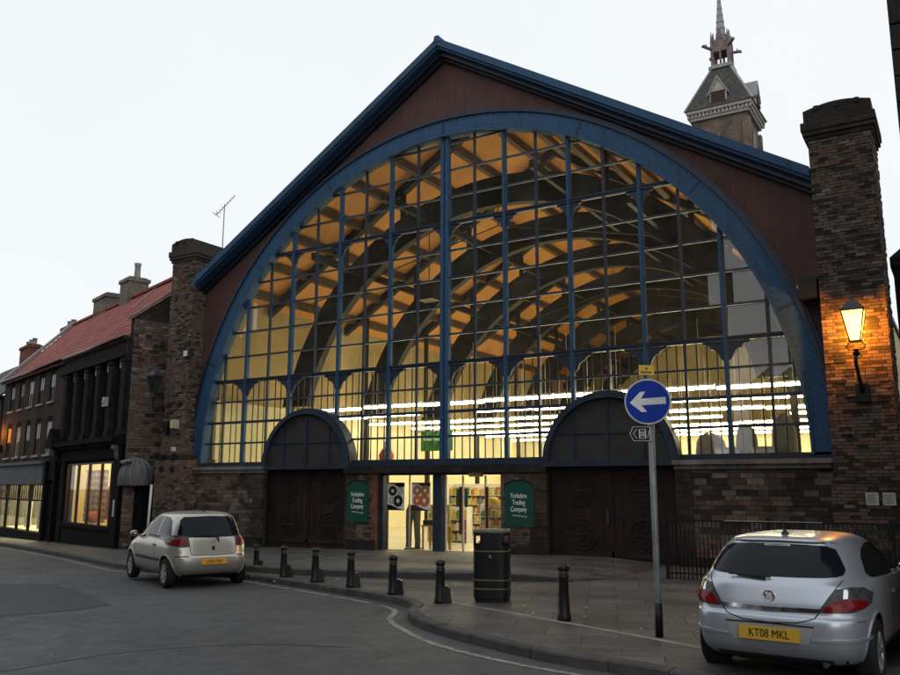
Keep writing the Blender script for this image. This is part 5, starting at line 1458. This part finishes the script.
rl = random.Random(11); b = MB()
for i in range(46):
    x = rl.uniform(-1, 11); y = -8.2 - .33*x*.6 + rl.uniform(.2, 4.0)
    if x < 6.8 and y > -6.3: y -= 1.5
    if y < -11: continue
    z = (STEP(x, y) if (x < 6.0 and y > -5.2) else PAV(x, y)) + .012; c = Vector((x, y, z)); q = rl.uniform(.012, .032)
    e = [c + Vector((q*cos(a), q*sin(a), rl.uniform(-.006, .012))) for a in (0, 1.4, 2.9, 4.4)]
    b.face(e[:3]); b.face([e[0], e[2], e[3]])
tag(b.build('litter', M['offwhite'], recalc=False), 'tiny pale scraps of litter scattered over the paving', 'litter', kind='stuff')

# traffic sign on a leaning grey pole
px_, py_ = 9.55, -10.22; pz_ = PAV(px_, 0)
r = empty('traffic_sign', (px_, py_, pz_), 0, 'grey pole with a blue round arrow sign, yellow plate and small direction plate', 'traffic sign')
lean = Vector((-.004, .01, 1)).normalized()
P = lambda h: Vector((px_, py_, pz_)) + lean*h
b = MB(); b.tube([P(0), P(.02), P(1.2), P(3.22)], .043, 14); po = b.build('pole', plain('galvanised_pole', (.19, .20, .205), .5, .3, var=.25, scale=4), r)
b = MB(); b.tube([P(0), P(.42)], .05, 14); b.build('sleeve', M['black'], po)
def face_frame(h, rz, off):
    f = Vector((sin(rz), -cos(rz), 0)); x = Vector((cos(rz), sin(rz), 0)); c = P(h) + f*off
    return Matrix(((x.x, -f.x, 0, c.x), (x.y, -f.y, 0, c.y), (0, 0, 1, c.z), (0, 0, 0, 1)))     # local x right, y into sign, z up
F = face_frame(3.01, radians(18), .07)
F = F @ Matrix.Translation((-.03, 0, 0)) @ Matrix.Rotation(radians(-3), 4, 'Y')
Rr = .305
b = MB(); b.prism([(Rr*cos(a), Rr*sin(a)) for a in [2*pi*i/48 for i in range(48)]], -.004, .012, 0, F); 
dc = b.build('round_plate', M['offwhite'], r)
b = MB(); b.prism([(.285*cos(a), .285*sin(a)) for a in [2*pi*i/48 for i in range(48)]], -.007, -.0045, 0, F); b.build('blue_face', plain('sign_blue', (.006, .036, .30), .5, var=.1, spec=.12), dc)
b = MB(); b.prism([(-.235, 0), (-.09, -.135), (-.02, -.135), (-.085, -.045), (.235, -.045), (.235, .045), (-.085, .045), (-.02, .135), (-.09, .135)], -.010, -.0075, 0, F); b.build('arrow', plain('sign_white', (.62, .64, .66), .4), dc)
F2 = face_frame(3.44, radians(18), .05) @ Matrix.Translation((-.03, 0, 0)) @ Matrix.Rotation(radians(4), 4, 'Y')
b = MB(); b.box(-.10, .10, 0, .008, -.065, .065, 0, F2); yp = b.build('yellow_plate', plain('sign_yellow', (.70, .42, .02), .4), r)
b = MB(); b.prism([(.014*cos(a), .02+.016*sin(a)) for a in [2*pi*i/10 for i in range(10)]], -.003, -.0005, 0, F2)
for k in range(9): b.box(-.075+.017*k, -.063+.017*k, -.003, -.0005, -.045, -.022+.006*(k % 2), 0, F2)
b.build('symbols', M['black'], yp)
b = MB(); b.bar(P(3.2), P(3.48) + Vector((-.02, -.02, 0)), .025); b.build('stem', M['lead'], r)
F3 = face_frame(2.58, radians(38), .05) @ Matrix.Translation((-.16, 0, 0))
hexa = [(-.17, 0), (-.12, -.105), (.14, -.105), (.14, .105), (-.12, .105)]
b = MB(); b.prism(hexa, 0, .01, 0, F3); dp = b.build('direction_plate', M['black'], r)
b = MB()
def frame2(b, pts, w, F):
    for i in range(len(pts)):
        a, c = pts[i], pts[(i+1) % len(pts)]; b.bar(F @ Vector((a[0], -.003, a[1])), F @ Vector((c[0], -.003, c[1])), w, .004)
frame2(b, [(x*.9, z*.88) for x, z in hexa], .010, F3)
frame2(b, [(-.02, -.06), (.06, -.06), (.06, .06), (-.02, .06)], .012, F3); frame2(b, [(.005, -.03), (.035, -.03), (.035, .03), (.005, .03)], .009, F3)
b.bar(F3 @ Vector((-.11, -.003, 0)), F3 @ Vector((-.06, -.003, .06)), .012, .004); b.bar(F3 @ Vector((-.11, -.003, 0)), F3 @ Vector((-.06, -.003, -.06)), .012, .004)
b.bar(F3 @ Vector((.09, -.003, -.05)), F3 @ Vector((.115, -.003, .05)), .012, .004)
b.build('white_marks', M['text_white'], dp)

# black railings in front of the right-hand wall
rx0, rx1, ry0, ry1 = 7.55, 14.0, -3.3, -3.0
r = empty('railing', (9.5, -3.2, .1), 0, 'black iron railings standing behind the parked silver car', 'railing')
ryf = lambda x: ry0 + (ry1-ry0)*(x-rx0)/(rx1-rx0)
b = MB(); b.bar((rx0, ryf(rx0), 1.32), (rx1, ryf(rx1), 1.32), .05, .04); b.bar((rx0, ryf(rx0), .24), (rx1, ryf(rx1), .24), .04, .03); b.build('rail', M['iron'], r)
for i in range(76):
    x = rx0 + .085*i
    b = MB(); b.tube([(x, ryf(x), .12), (x, ryf(x), 1.31)], .013, 6); b.build('bar', M['iron'], r)
for x in (rx0, 9.6, 11.8, rx1):
    b = MB(); b.box(x-.035, x+.035, ryf(x)-.035, ryf(x)+.035, .05, 1.40); b.build('post', M['iron'], r)
b = MB(); b.bar((8.75, ryf(8.75)-.03, 1.33), (10.6, ryf(10.6)-.03, 1.33), .03, .02); b.build('worn_top_edge', M['stone_pale'], r)

# ------------------------------------------------------------------ cars
def pchip(xs, t):
    n = len(xs); i = min(int(t), n-2); f = t-i
    d = [xs[k+1]-xs[k] for k in range(n-1)]
    def m(k):
        if k == 0: return d[0]
        if k == n-1: return d[-1]
        if d[k-1]*d[k] <= 0: return 0
        return 2*d[k-1]*d[k]/(d[k-1]+d[k])
    a, c = m(i), m(i+1)
    return xs[i]*(2*f**3-3*f*f+1) + a*(f**3-2*f*f+f) + xs[i+1]*(-2*f**3+3*f*f) + c*(f**3-f*f)
def superring(z, yr, yf, hw, n, N_=112):
    yc, hl = (yr+yf)/2, (yf-yr)/2; P = []
    for k in range(N_):
        a = 2*pi*k/N_
        # spend more points on the corners
        c, s_ = cos(a), sin(a)
        P.append(Vector((hw*math.copysign(abs(c)**(2/n), c), yc + hl*math.copysign(abs(s_)**(2/n), s_), z)))
    return P
class Car:
    def __init__(s, root, rows, paint, axles, wr, tw_, track):
        s.root = root; s.paint = paint
        cols = list(zip(*rows)); R = []; sub = 5
        for i in range((len(rows)-1)*sub + 1):
            R.append(superring(*[pchip(c, i/sub) for c in cols]))
        b = MB(); b.grid(R, 0, True, True); b.face(R[0][::-1]); b.face(R[-1], 0, True)
        me = bpy.data.meshes.new('tmp'); me.from_pydata([tuple(v) for v in b.v], [], b.f)
        bm = bmesh.new(); bm.from_mesh(me); bmesh.ops.remove_doubles(bm, verts=bm.verts, dist=1e-5); bmesh.ops.recalc_face_normals(bm, faces=bm.faces)
        s.bvh = BVHTree.FromBMesh(bm); bm.to_mesh(me); bm.free()
        o = bpy.data.objects.new('body', me); COL.objects.link(o)
        cut = MB()
        for ay in axles:
            for sx in (-1, 1):
                ring = [(ay + (wr+.055)*cos(2*pi*k/36), wr + .01 + (wr+.055)*sin(2*pi*k/36)) for k in range(36)]
                A_ = [Vector((sx*(track-.19), y, z)) for y, z in ring]; B_ = [Vector((sx*1.2, y, z)) for y, z in ring]
                cut.grid([A_, B_], 0, False, True); cut.face(A_); cut.face(B_)
        co = cut.build('cutter', M['gap'])
        md = o.modifiers.new('arches', 'BOOLEAN'); md.operation = 'DIFFERENCE'; md.solver = 'EXACT'; md.object = co
        bpy.context.view_layer.update()
        m2 = bpy.data.meshes.new_from_object(o.evaluated_get(bpy.context.evaluated_depsgraph_get()))
        bpy.data.objects.remove(o); bpy.data.objects.remove(co)
        m2.name = 'body'; m2.materials.clear(); m2.materials.append(paint); m2.materials.append(M['gap'])
        for p in m2.polygons:
            c = p.center; p.material_index = 0; p.use_smooth = True
            for ay in axles:
                if (c.y-ay)**2 + (c.z-wr-.01)**2 < (wr+.0548)**2 and abs(c.x) > track-.25: p.material_index = 1; p.use_smooth = False
            if c.z < rows[0][0]+.01: p.material_index = 1
        try: m2.set_sharp_from_angle(angle=radians(38))
        except Exception: pass
        if not m2.uv_layers: boxuv(m2)
        s.body = bpy.data.objects.new('body', m2); COL.objects.link(s.body); s.body.parent = root
        # wheel-arch lips
        for ay in axles:
            for sx in (-1, 1): s.line([(ay + (wr+.062)*cos(a), wr+.01 + (wr+.062)*sin(a)) for a in [radians(-8 + 196*k/30) for k in range(31)]], 'side', sx, 'wheel_arch_lip', paint, .03, .010)
        for ay in axles:
            for sx in (-1, 1): s.wheel(ay, sx, wr, tw_, track)
    def wheel(s, ay, sx, wr, tw_, track):
        w_ = empty('wheel', (sx*track, ay, wr)); w_.parent = s.root
        def lathe(prof):
            b = MB(); b.lathe([(r, h*sx) for r, h in prof], 0, 0, 36, 0, True, 'x', 0); return b
        h = tw_/2
        def mk(b, name, m):
            me_o = b.build(name, m); me_o.parent = w_; return me_o
        mk(lathe([(wr*.62, -h), (wr*.9, -h), (wr*.985, -h*.8), (wr, -h*.5), (wr, h*.5), (wr*.985, h*.8), (wr*.9, h), (wr*.70, h*1.02), (wr*.64, h*.9)]), 'tyre', M['tyre'])
        b = lathe([(wr*.66, h*.9), (wr*.60, h*.96), (wr*.56, h*.75), (wr*.50, h*.2), (.0, h*.1)])
        for k in range(6):
            a = 2*pi*k/6
            d = Vector((0, cos(a), sin(a)))
            b.bar(d*.03 + Vector((sx*h*.8, 0, 0)), d*wr*.60 + Vector((sx*h*.8, 0, 0)), .055, .03, up=(1, 0, 0))
        b.lathe([(.05, h*.95*sx), (.001, h*1.0*sx)], 0, 0, 16, 0, True, 'x', 0)
        mk(b, 'rim', s.rimm)
    rimm = None
    def hit(s, p, view, sx=1):
        if view == 'rear': o, d = Vector((p[0], -6, p[1])), Vector((0, 1, 0))
        elif view == 'front': o, d = Vector((p[0], 6, p[1])), Vector((0, -1, 0))
        elif view == 'top': o, d = Vector((p[0], p[1], 6)), Vector((0, 0, -1))
        else: o, d = Vector((sx*4, p[0], p[1])), Vector((-sx, 0, 0))
        h = s.bvh.ray_cast(o, d)
        if h[0] is None:
            q = s.bvh.find_nearest(o + d*(6 if view != 'side' else 3.3)); return q[0], q[1]
        return h[0], h[1]
    def patch(s, colmn, view, name, m, off=.004, th=.010, sx=1, ns=6, nk=8, parent=None):
        """colmn: list of ((x,z) bottom, (x,z) top) pairs; interpolated, dropped on the body"""
        cols = []
        for i in range(len(colmn)-1):
            for k in range(ns):
                t = k/ns; cols.append([Vector(colmn[i][e]).lerp(Vector(colmn[i+1][e]), t) for e in (0, 1)])
        cols.append([Vector(colmn[-1][0]), Vector(colmn[-1][1])])
        rows = []; base = []
        for a, c in cols:
            r_, bb = [], []
            for j in range(nk+1):
                p = a.lerp(c, j/nk); h, n = s.hit((p.x, p.y), view, sx)
                r_.append(h + n*off); bb.append(h - n*th)
            rows.append(r_); base.append(bb)
        b = MB(); b.grid(rows, 0, True)
        edge = rows[0] + [r[-1] for r in rows[1:]] + rows[-1][::-1][1:] + [r[0] for r in rows[::-1][1:]]
        eb = base[0] + [r[-1] for r in base[1:]] + base[-1][::-1][1:] + [r[0] for r in base[::-1][1:]]
        b.grid([edge, eb], 0, False)
        o = b.build(name, m, recalc=False); o.parent = parent or s.root; return o
    def line(s, pts, view, sx, name, m, w=.008, off=.002, build=True, b=None, sub=6):
        P = []
        for i in range(len(pts)-1):
            for k in range(sub): P.append(Vector(pts[i]).lerp(Vector(pts[i+1]), k/sub))
        P.append(Vector(pts[-1]))
        H_ = [s.hit((p.x, p.y), view, sx) for p in P]
        b = b or MB(); A_, B_, C_, D_ = [], [], [], []
        for i, (h, n) in enumerate(H_):
            t = (H_[min(i+1, len(H_)-1)][0] - H_[max(i-1, 0)][0])
            if t.length < 1e-6: t = Vector((0, 0, 1))
            x = t.normalized().cross(n).normalized()*w/2
            A_.append(h + x + n*off); B_.append(h - x + n*off); C_.append(h + x*1.05 - n*.006); D_.append(h - x*1.05 - n*.006)
        b.grid([C_, A_, B_, D_], 0, False)
        if not build: return b
        o = b.build(name, m, recalc=False); o.parent = s.root; return o

def make_plate(car, body, z, m, w=.52, h=.112, wob=0):
    hp, n = car.hit((0, z), 'rear')
    r = MB(); y = hp.y - .022; tilt = radians(5)
    Mx = Matrix.Translation((0, y, z)) @ Matrix.Rotation(-tilt, 4, 'X')
    r.box(-w/2, w/2, -.004, .02, -h/2, h/2, 0, Mx)
    o = r.build('number_plate', m); o.parent = car.root
    t = text(body, h*.875, 'lettering', M['black'], o, Mx @ Matrix.Translation((0, -.006, -.002)) @ Matrix.Rotation(pi/2, 4, 'X'), .80, .002, 0.0)
    return o
def mirror_part(car, sx, y, z, out=.80):
    b = MB(); c = Vector((sx*(out+.10), y, z)); prof = [(-.09, .25), (-.08, .8), (-.02, 1.0), (.05, .9), (.09, .35)]
    rows = [[c + Vector((sx*.09*k*cos(a), dy, .068*k*sin(a))) for a in [2*pi*i/14 for i in range(14)]] for dy, k in prof]
    b.grid(rows, 0, True, True); b.face(rows[0]); b.face(rows[-1]); b.bar(c + Vector((-sx*.16, .02, -.05)), c + Vector((0, .02, -.03)), .04, .05)
    o = b.build('mirror', car.paint); o.parent = car.root
    g = MB(); g.face([c + Vector((sx*.075*cos(a), -.085, .055*sin(a))) for a in [2*pi*i/16 for i in range(16)]]); go = g.build('mirror_glass', M['carglass']); go.parent = o

# --- larger silver three-door hatchback, right foreground
ra = empty('parked_car', (11.42, -10.02, .07), radians(-3.9), 'silver three-door hatchback parked in the right foreground', 'car', 'parked hatchbacks')
rowsA = [(.20, -1.80, 1.85, .70, 5), (.26, -1.99, 2.02, .80, 6), (.36, -2.075, 2.10, .845, 6), (.50, -2.11, 2.13, .865, 6), (.60, -2.115, 2.12, .872, 6),
         (.665, -2.105, 2.06, .876, 6), (.70, -2.065, 1.98, .877, 6), (.80, -2.045, 1.75, .876, 6), (.90, -2.01, 1.35, .862, 5.5), (.97, -1.975, 1.05, .835, 5.2),
         (1.02, -1.93, .92, .79, 5), (1.15, -1.80, .66, .735, 5), (1.28, -1.66, .38, .665, 4.8), (1.345, -1.585, .22, .615, 4.5), (1.385, -1.57, .10, .565, 4.3), (1.412, -1.47, -.03, .49, 4), (1.432, -1.2, -.22, .35, 3.5), (1.440, -.9, -.45, .16, 3)]
Car.rimm = M['rim']
ca = Car(ra, rowsA, M['silver'], (-1.34, 1.27), .318, .205, .765)
ca.patch([((-.655, 1.10), (-.655, 1.125)), ((-.645, 1.072), (-.60, 1.23)), ((-.60, 1.058), (-.55, 1.305)), ((-.5, 1.05), (-.47, 1.335)), ((-.25, 1.043), (-.25, 1.347)), ((0, 1.04), (0, 1.350)), ((.25, 1.043), (.25, 1.347)), ((.5, 1.05), (.47, 1.335)), ((.60, 1.058), (.55, 1.305)), ((.645, 1.072), (.60, 1.23)), ((.655, 1.10), (.655, 1.125))], 'rear', 'rear_window', M['carglass'])
for sx in (-1, 1):
    ca.patch([((-1.22, 1.06), (-1.22, 1.09)), ((-1.12, 1.02), (-1.08, 1.21)), ((-.9, 1.0), (-.86, 1.275)), ((-.4, .985), (-.4, 1.325)), ((.1, .98), (.1, 1.31)), ((.5, .972), (.48, 1.17)), ((.86, .965), (.86, .985))], 'side', 'side_window', M['carglass'], sx=sx)
    s = sx
    # swept tail lights: smoked upper, red lower
    tl = ca.patch([((s*.465, .740), (s*.47, .752)), ((s*.53, .738), (s*.535, .845)), ((s*.605, .738), (s*.60, .948)), ((s*.72, .742), (s*.72, .968)), ((s*.80, .765), (s*.80, .957)), ((s*.85, .81), (s*.848, .90))], 'rear', 'tail_light', M['lampsmoke'], .010)
    ca.patch([((s*.50, .750), (s*.505, .765)), ((s*.58, .750), (s*.58, .84)), ((s*.70, .754), (s*.70, .86)), ((s*.79, .775), (s*.79, .85)), ((s*.83, .80), (s*.83, .84))], 'rear', 'red_lens', M['lampred'], .016, parent=tl)
    ca.patch([((s*.665, .865), (s*.665, .945)), ((s*.70, .868), (s*.70, .955))], 'rear', 'indicator_lens', M['chrome'], .014, parent=tl)
    ca.patch([((s*.40, .478), (s*.40, .490)), ((s*.6, .478), (s*.6, .503)), ((s*.84, .478), (s*.84, .503))], 'rear', 'bumper_strip', M['silver'], .018)
ca.patch([((-.46, .735), (-.48, .772)), ((0, .715), (0, .762)), ((.46, .735), (.48, .772))], 'rear', 'chrome_strip', M['chrome'], .014)
ca.patch([((-.36, .435), (-.42, .595)), ((0, .425), (0, .60)), ((.36, .435), (.42, .595))], 'rear', 'plate_surround', M['lead'], .006)
ca.patch([((-.42, .60), (-.42, .612)), ((0, .606), (0, .62)), ((.42, .60), (.42, .612))], 'rear', 'plate_shadow_gap', M['gap'], .010)
ca.patch([((-.78, .205), (-.8, .30)), ((0, .205), (0, .30)), ((.78, .205), (.8, .30))], 'rear', 'lower_valance', M['trim'], .004)
ca.patch([((-.56, 1.352), (-.50, 1.372)), ((0, 1.36), (0, 1.382)), ((.56, 1.352), (.50, 1.372))], 'rear', 'spoiler_shadow_edge', M['trim'], .004)
ca.patch([((-.13, 1.325), (-.13, 1.343)), ((.13, 1.325), (.13, 1.343))], 'rear', 'brake_lamp', plain('brake_lamp_lens', (.35, .33, .36), .2, local=True), .007)
ca.line([(-.465, .735), (-.42, .68), (-.26, .632), (0, .618), (.26, .632), (.42, .68), (.465, .735)], 'rear', 1, 'panel_gap', M['gap'], .010, .003)
ca.line([(-.465, .75), (-.60, .95), (-.65, 1.03)], 'rear', 1, 'panel_gap', M['gap'], .008, .003); ca.line([(.465, .75), (.60, .95), (.65, 1.03)], 'rear', 1, 'panel_gap', M['gap'], .008, .003)
for sx in (-1, 1):
    ca.line([(-.42, 1.0), (-.45, .8), (-.42, .45), (-.35, .3)], 'side', sx, 'panel_gap', M['gap'], .007, .002)
    ca.line([(.95, .9), (.98, .6), (.92, .3)], 'side', sx, 'panel_gap', M['gap'], .007, .002)
    ca.line([(-1.9, .66), (-1.72, .655)], 'side', sx, 'panel_gap', M['gap'], .007, .002)
for sx in (-1, 1):
    ca.patch([((-.34, .80), (-.34, .825)), ((-.14, .80), (-.14, .83))], 'side', 'door_handle', M['chrome'], .022, sx=sx)
    mirror_part(ca, sx, .70, 1.0, .80)
    ca.patch([((-.95, .27), (-.95, .34)), ((.85, .27), (.85, .34))], 'side', 'sill_trim', M['trim'], .006, sx=sx)
make_plate(ca, 'KT08 MKL', .512, M['plate'], .58, .125)
# round badge with a raised beast-like mark
hp, n = ca.hit((0, .86), 'rear')
b = MB(); y = hp.y-.016
ringpts = [[(r*cos(a), y+d, .865 + r*sin(a)) for a in [2*pi*i/32 for i in range(32)]] for r, d in ((.062, .03), (.062, .0), (.056, -.006), (.050, .0), (.050, .006))]
b.grid(ringpts, 0, True, True); b.face(ringpts[-1]); bo = b.build('badge', M['chrome']); bo.parent = ra
b = MB(); b.prism([(-.036, .838), (-.01, .832), (.0, .85), (.02, .83), (.034, .838), (.02, .858), (.03, .875), (.012, .9), (-.004, .885), (-.022, .905), (-.036, .885), (-.018, .868)], y-.006, y+.004); o = b.build('emblem', M['offwhite']); o.parent = bo
h_, n = ca.hit((0, -1.25), 'top')
b = MB(); b.tube([h_, h_ + Vector((0, -.03, .05)), h_ + Vector((0, -.12, .22))], [.02, .012, .004], 8); b.lathe([(.04, h_.z-.005), (.035, h_.z+.02), (.012, h_.z+.045)], 0, h_.y, 12); o = b.build('roof_aerial', M['trim']); o.parent = ra
b = MB(); hw_, n = ca.hit((-.05, 1.02), 'rear'); b.lathe([(.03, 0), (.03, .001)], 0, 0, 8)
b = MB(); b.bar(hw_ + Vector((0, -.02, 0)), Vector((-.34, hw_.y-.02+.02, 1.045)), .025, .018); b.bar(Vector((-.42, hw_.y-.005, 1.05)), Vector((.0, hw_.y-.012, 1.035)), .016, .014); o = b.build('rear_wiper', M['trim']); o.parent = ra
b = MB(); b.tube([(.48, -1.75, .26), (.48, -2.0, .25)], .03, 10); o = b.build('exhaust', M['iron_grey']); o.parent = ra

# --- small champagne-silver hatchback at the kerb on the left
ry = empty('parked_car', (-2.42, -7.47, gz(-2.4)+.01), 1.178, 'small silver hatchback parked at the kerb on the left', 'car', 'parked hatchbacks')
ry.scale = (1.05, 1.05, 1.05)
rowsY = [(.2, -1.5, 1.55, .66, 5), (.27, -1.67, 1.74, .75, 6), (.38, -1.755, 1.82, .80, 6), (.52, -1.785, 1.84, .822, 6), (.60, -1.78, 1.82, .83, 6), (.65, -1.75, 1.75, .832, 6), (.76, -1.72, 1.6, .832, 6), (.87, -1.69, 1.35, .822, 5.6), (.95, -1.66, 1.05, .80, 5.2),
         (1.0, -1.635, .95, .775, 5), (1.15, -1.55, .72, .73, 5), (1.3, -1.455, .48, .672, 4.8), (1.40, -1.385, .28, .615, 4.5), (1.44, -1.36, .16, .565, 4.3), (1.47, -1.22, .0, .48, 4), (1.49, -.95, -.22, .34, 3.5), (1.498, -.65, -.4, .15, 3)]
Car.rimm = M['hubcap']
cy_ = Car(ry, rowsY, M['champagne'], (-1.2, 1.17), .29, .175, .735)
cy_.patch([((-.66, 1.05), (-.655, 1.08)), ((-.64, 1.01), (-.57, 1.33)), ((-.58, 1.0), (-.50, 1.395)), ((0, .995), (0, 1.41)), ((.58, 1.0), (.50, 1.395)), ((.64, 1.01), (.57, 1.33)), ((.66, 1.05), (.655, 1.08))], 'rear', 'rear_window', M['carglass'])
for s in (-1, 1):
    cy_.patch([((-1.28, 1.03), (-1.26, 1.08)), ((-1.18, 1.0), (-1.1, 1.30)), ((-.95, .985), (-.9, 1.375)), ((-.55, .975), (-.55, 1.40))], 'side', 'rear_side_window', M['carglass'], sx=s)
    cy_.patch([((-.49, .97), (-.49, 1.40)), ((.0, .955), (.0, 1.39)), ((.45, .945), (.42, 1.20)), ((.84, .94), (.84, .965))], 'side', 'front_side_window', M['carglass'], sx=s)
    tl = cy_.patch([((s*.47, .82), (s*.49, 1.015)), ((s*.62, .81), (s*.62, 1.035)), ((s*.74, .83), (s*.74, 1.04)), ((s*.805, .86), (s*.795, 1.01))], 'rear', 'tail_light', M['lampsmoke'], .012)
    cy_.patch([((s*.52, .845), (s*.525, .95)), ((s*.62, .84), (s*.62, .96)), ((s*.76, .865), (s*.76, .95))], 'rear', 'red_lens', M['lampred'], .017, parent=tl)
    mirror_part(cy_, s, .72, 1.0, .79)
    cy_.patch([((-.85, .50), (-.85, .565)), ((.75, .50), (.75, .565))], 'side', 'door_trim', M['trim'], .012, sx=s)
    cy_.patch([((-.62, .80), (-.62, .83)), ((-.45, .80), (-.45, .835))], 'side', 'door_handle', M['trim'], .02, sx=s)
cy_.line([(-.49, .99), (-.47, .75), (-.44, .66), (0, .645), (.44, .66), (.47, .75), (.49, .99)], 'rear', 1, 'panel_gap', M['gap'], .010, .003)
for sx in (-1, 1):
    cy_.line([(-.52, .97), (-.56, .7), (-.50, .33)], 'side', sx, 'panel_gap', M['gap'], .008, .002); cy_.line([(.84, .93), (.86, .6), (.8, .33)], 'side', sx, 'panel_gap', M['gap'], .008, .002)
cy_.patch([((-.74, .625), (-.75, .64)), ((-.5, .625), (-.5, .642))], 'rear', 'bumper_groove', M['gap'], .004); cy_.patch([((.5, .625), (.5, .642)), ((.74, .625), (.75, .64))], 'rear', 'bumper_groove', M['gap'], .004)
cy_.patch([((-.68, .205), (-.7, .28)), ((0, .205), (0, .29)), ((.68, .205), (.7, .28))], 'rear', 'lower_valance', M['trim'], .004)
make_plate(cy_, 'LX05 FXA', .53, M['plate_o'])
hp, n = cy_.hit((0, .79), 'rear'); b = MB(); b.prism([(.028*cos(a), .78 + .05*sin(a)) for a in [2*pi*i/16 for i in range(16)]], hp.y-.012, hp.y+.01); o = b.build('hatch_lock', M['gap']); o.parent = ry
h1, n = cy_.hit((.12, .99), 'rear'); h2, n2 = cy_.hit((-.36, 1.03), 'rear')
b = MB(); b.bar(h1 + Vector((0, -.03, -.09)), h1 + Vector((-.03, -.035, .04)), .035, .03); b.bar(h1 + Vector((-.03, -.03, .04)), h2 + Vector((0, -.02, .0)), .028, .02); o = b.build('rear_wiper', M['trim']); o.parent = ry
h_, n = cy_.hit((0, -1.05), 'top'); b = MB(); b.tube([h_, h_ + Vector((0, -.05, .08))], [.02, .008], 8); o = b.build('roof_aerial', M['trim']); o.parent = ry
hb, n = cy_.hit((0, .905), 'rear'); b = MB(); b.lathe([(.04, 0), (.03, .01)], 0, 0, 8); b = MB(); b.grid([[(.045*cos(a)*k, hb.y-.008, .91+.03*sin(a)*k) for a in [2*pi*i/20 for i in range(20)]] for k in (1, .8)], 0, True, True); o = b.build('badge', M['chrome'], recalc=False); o.parent = ry
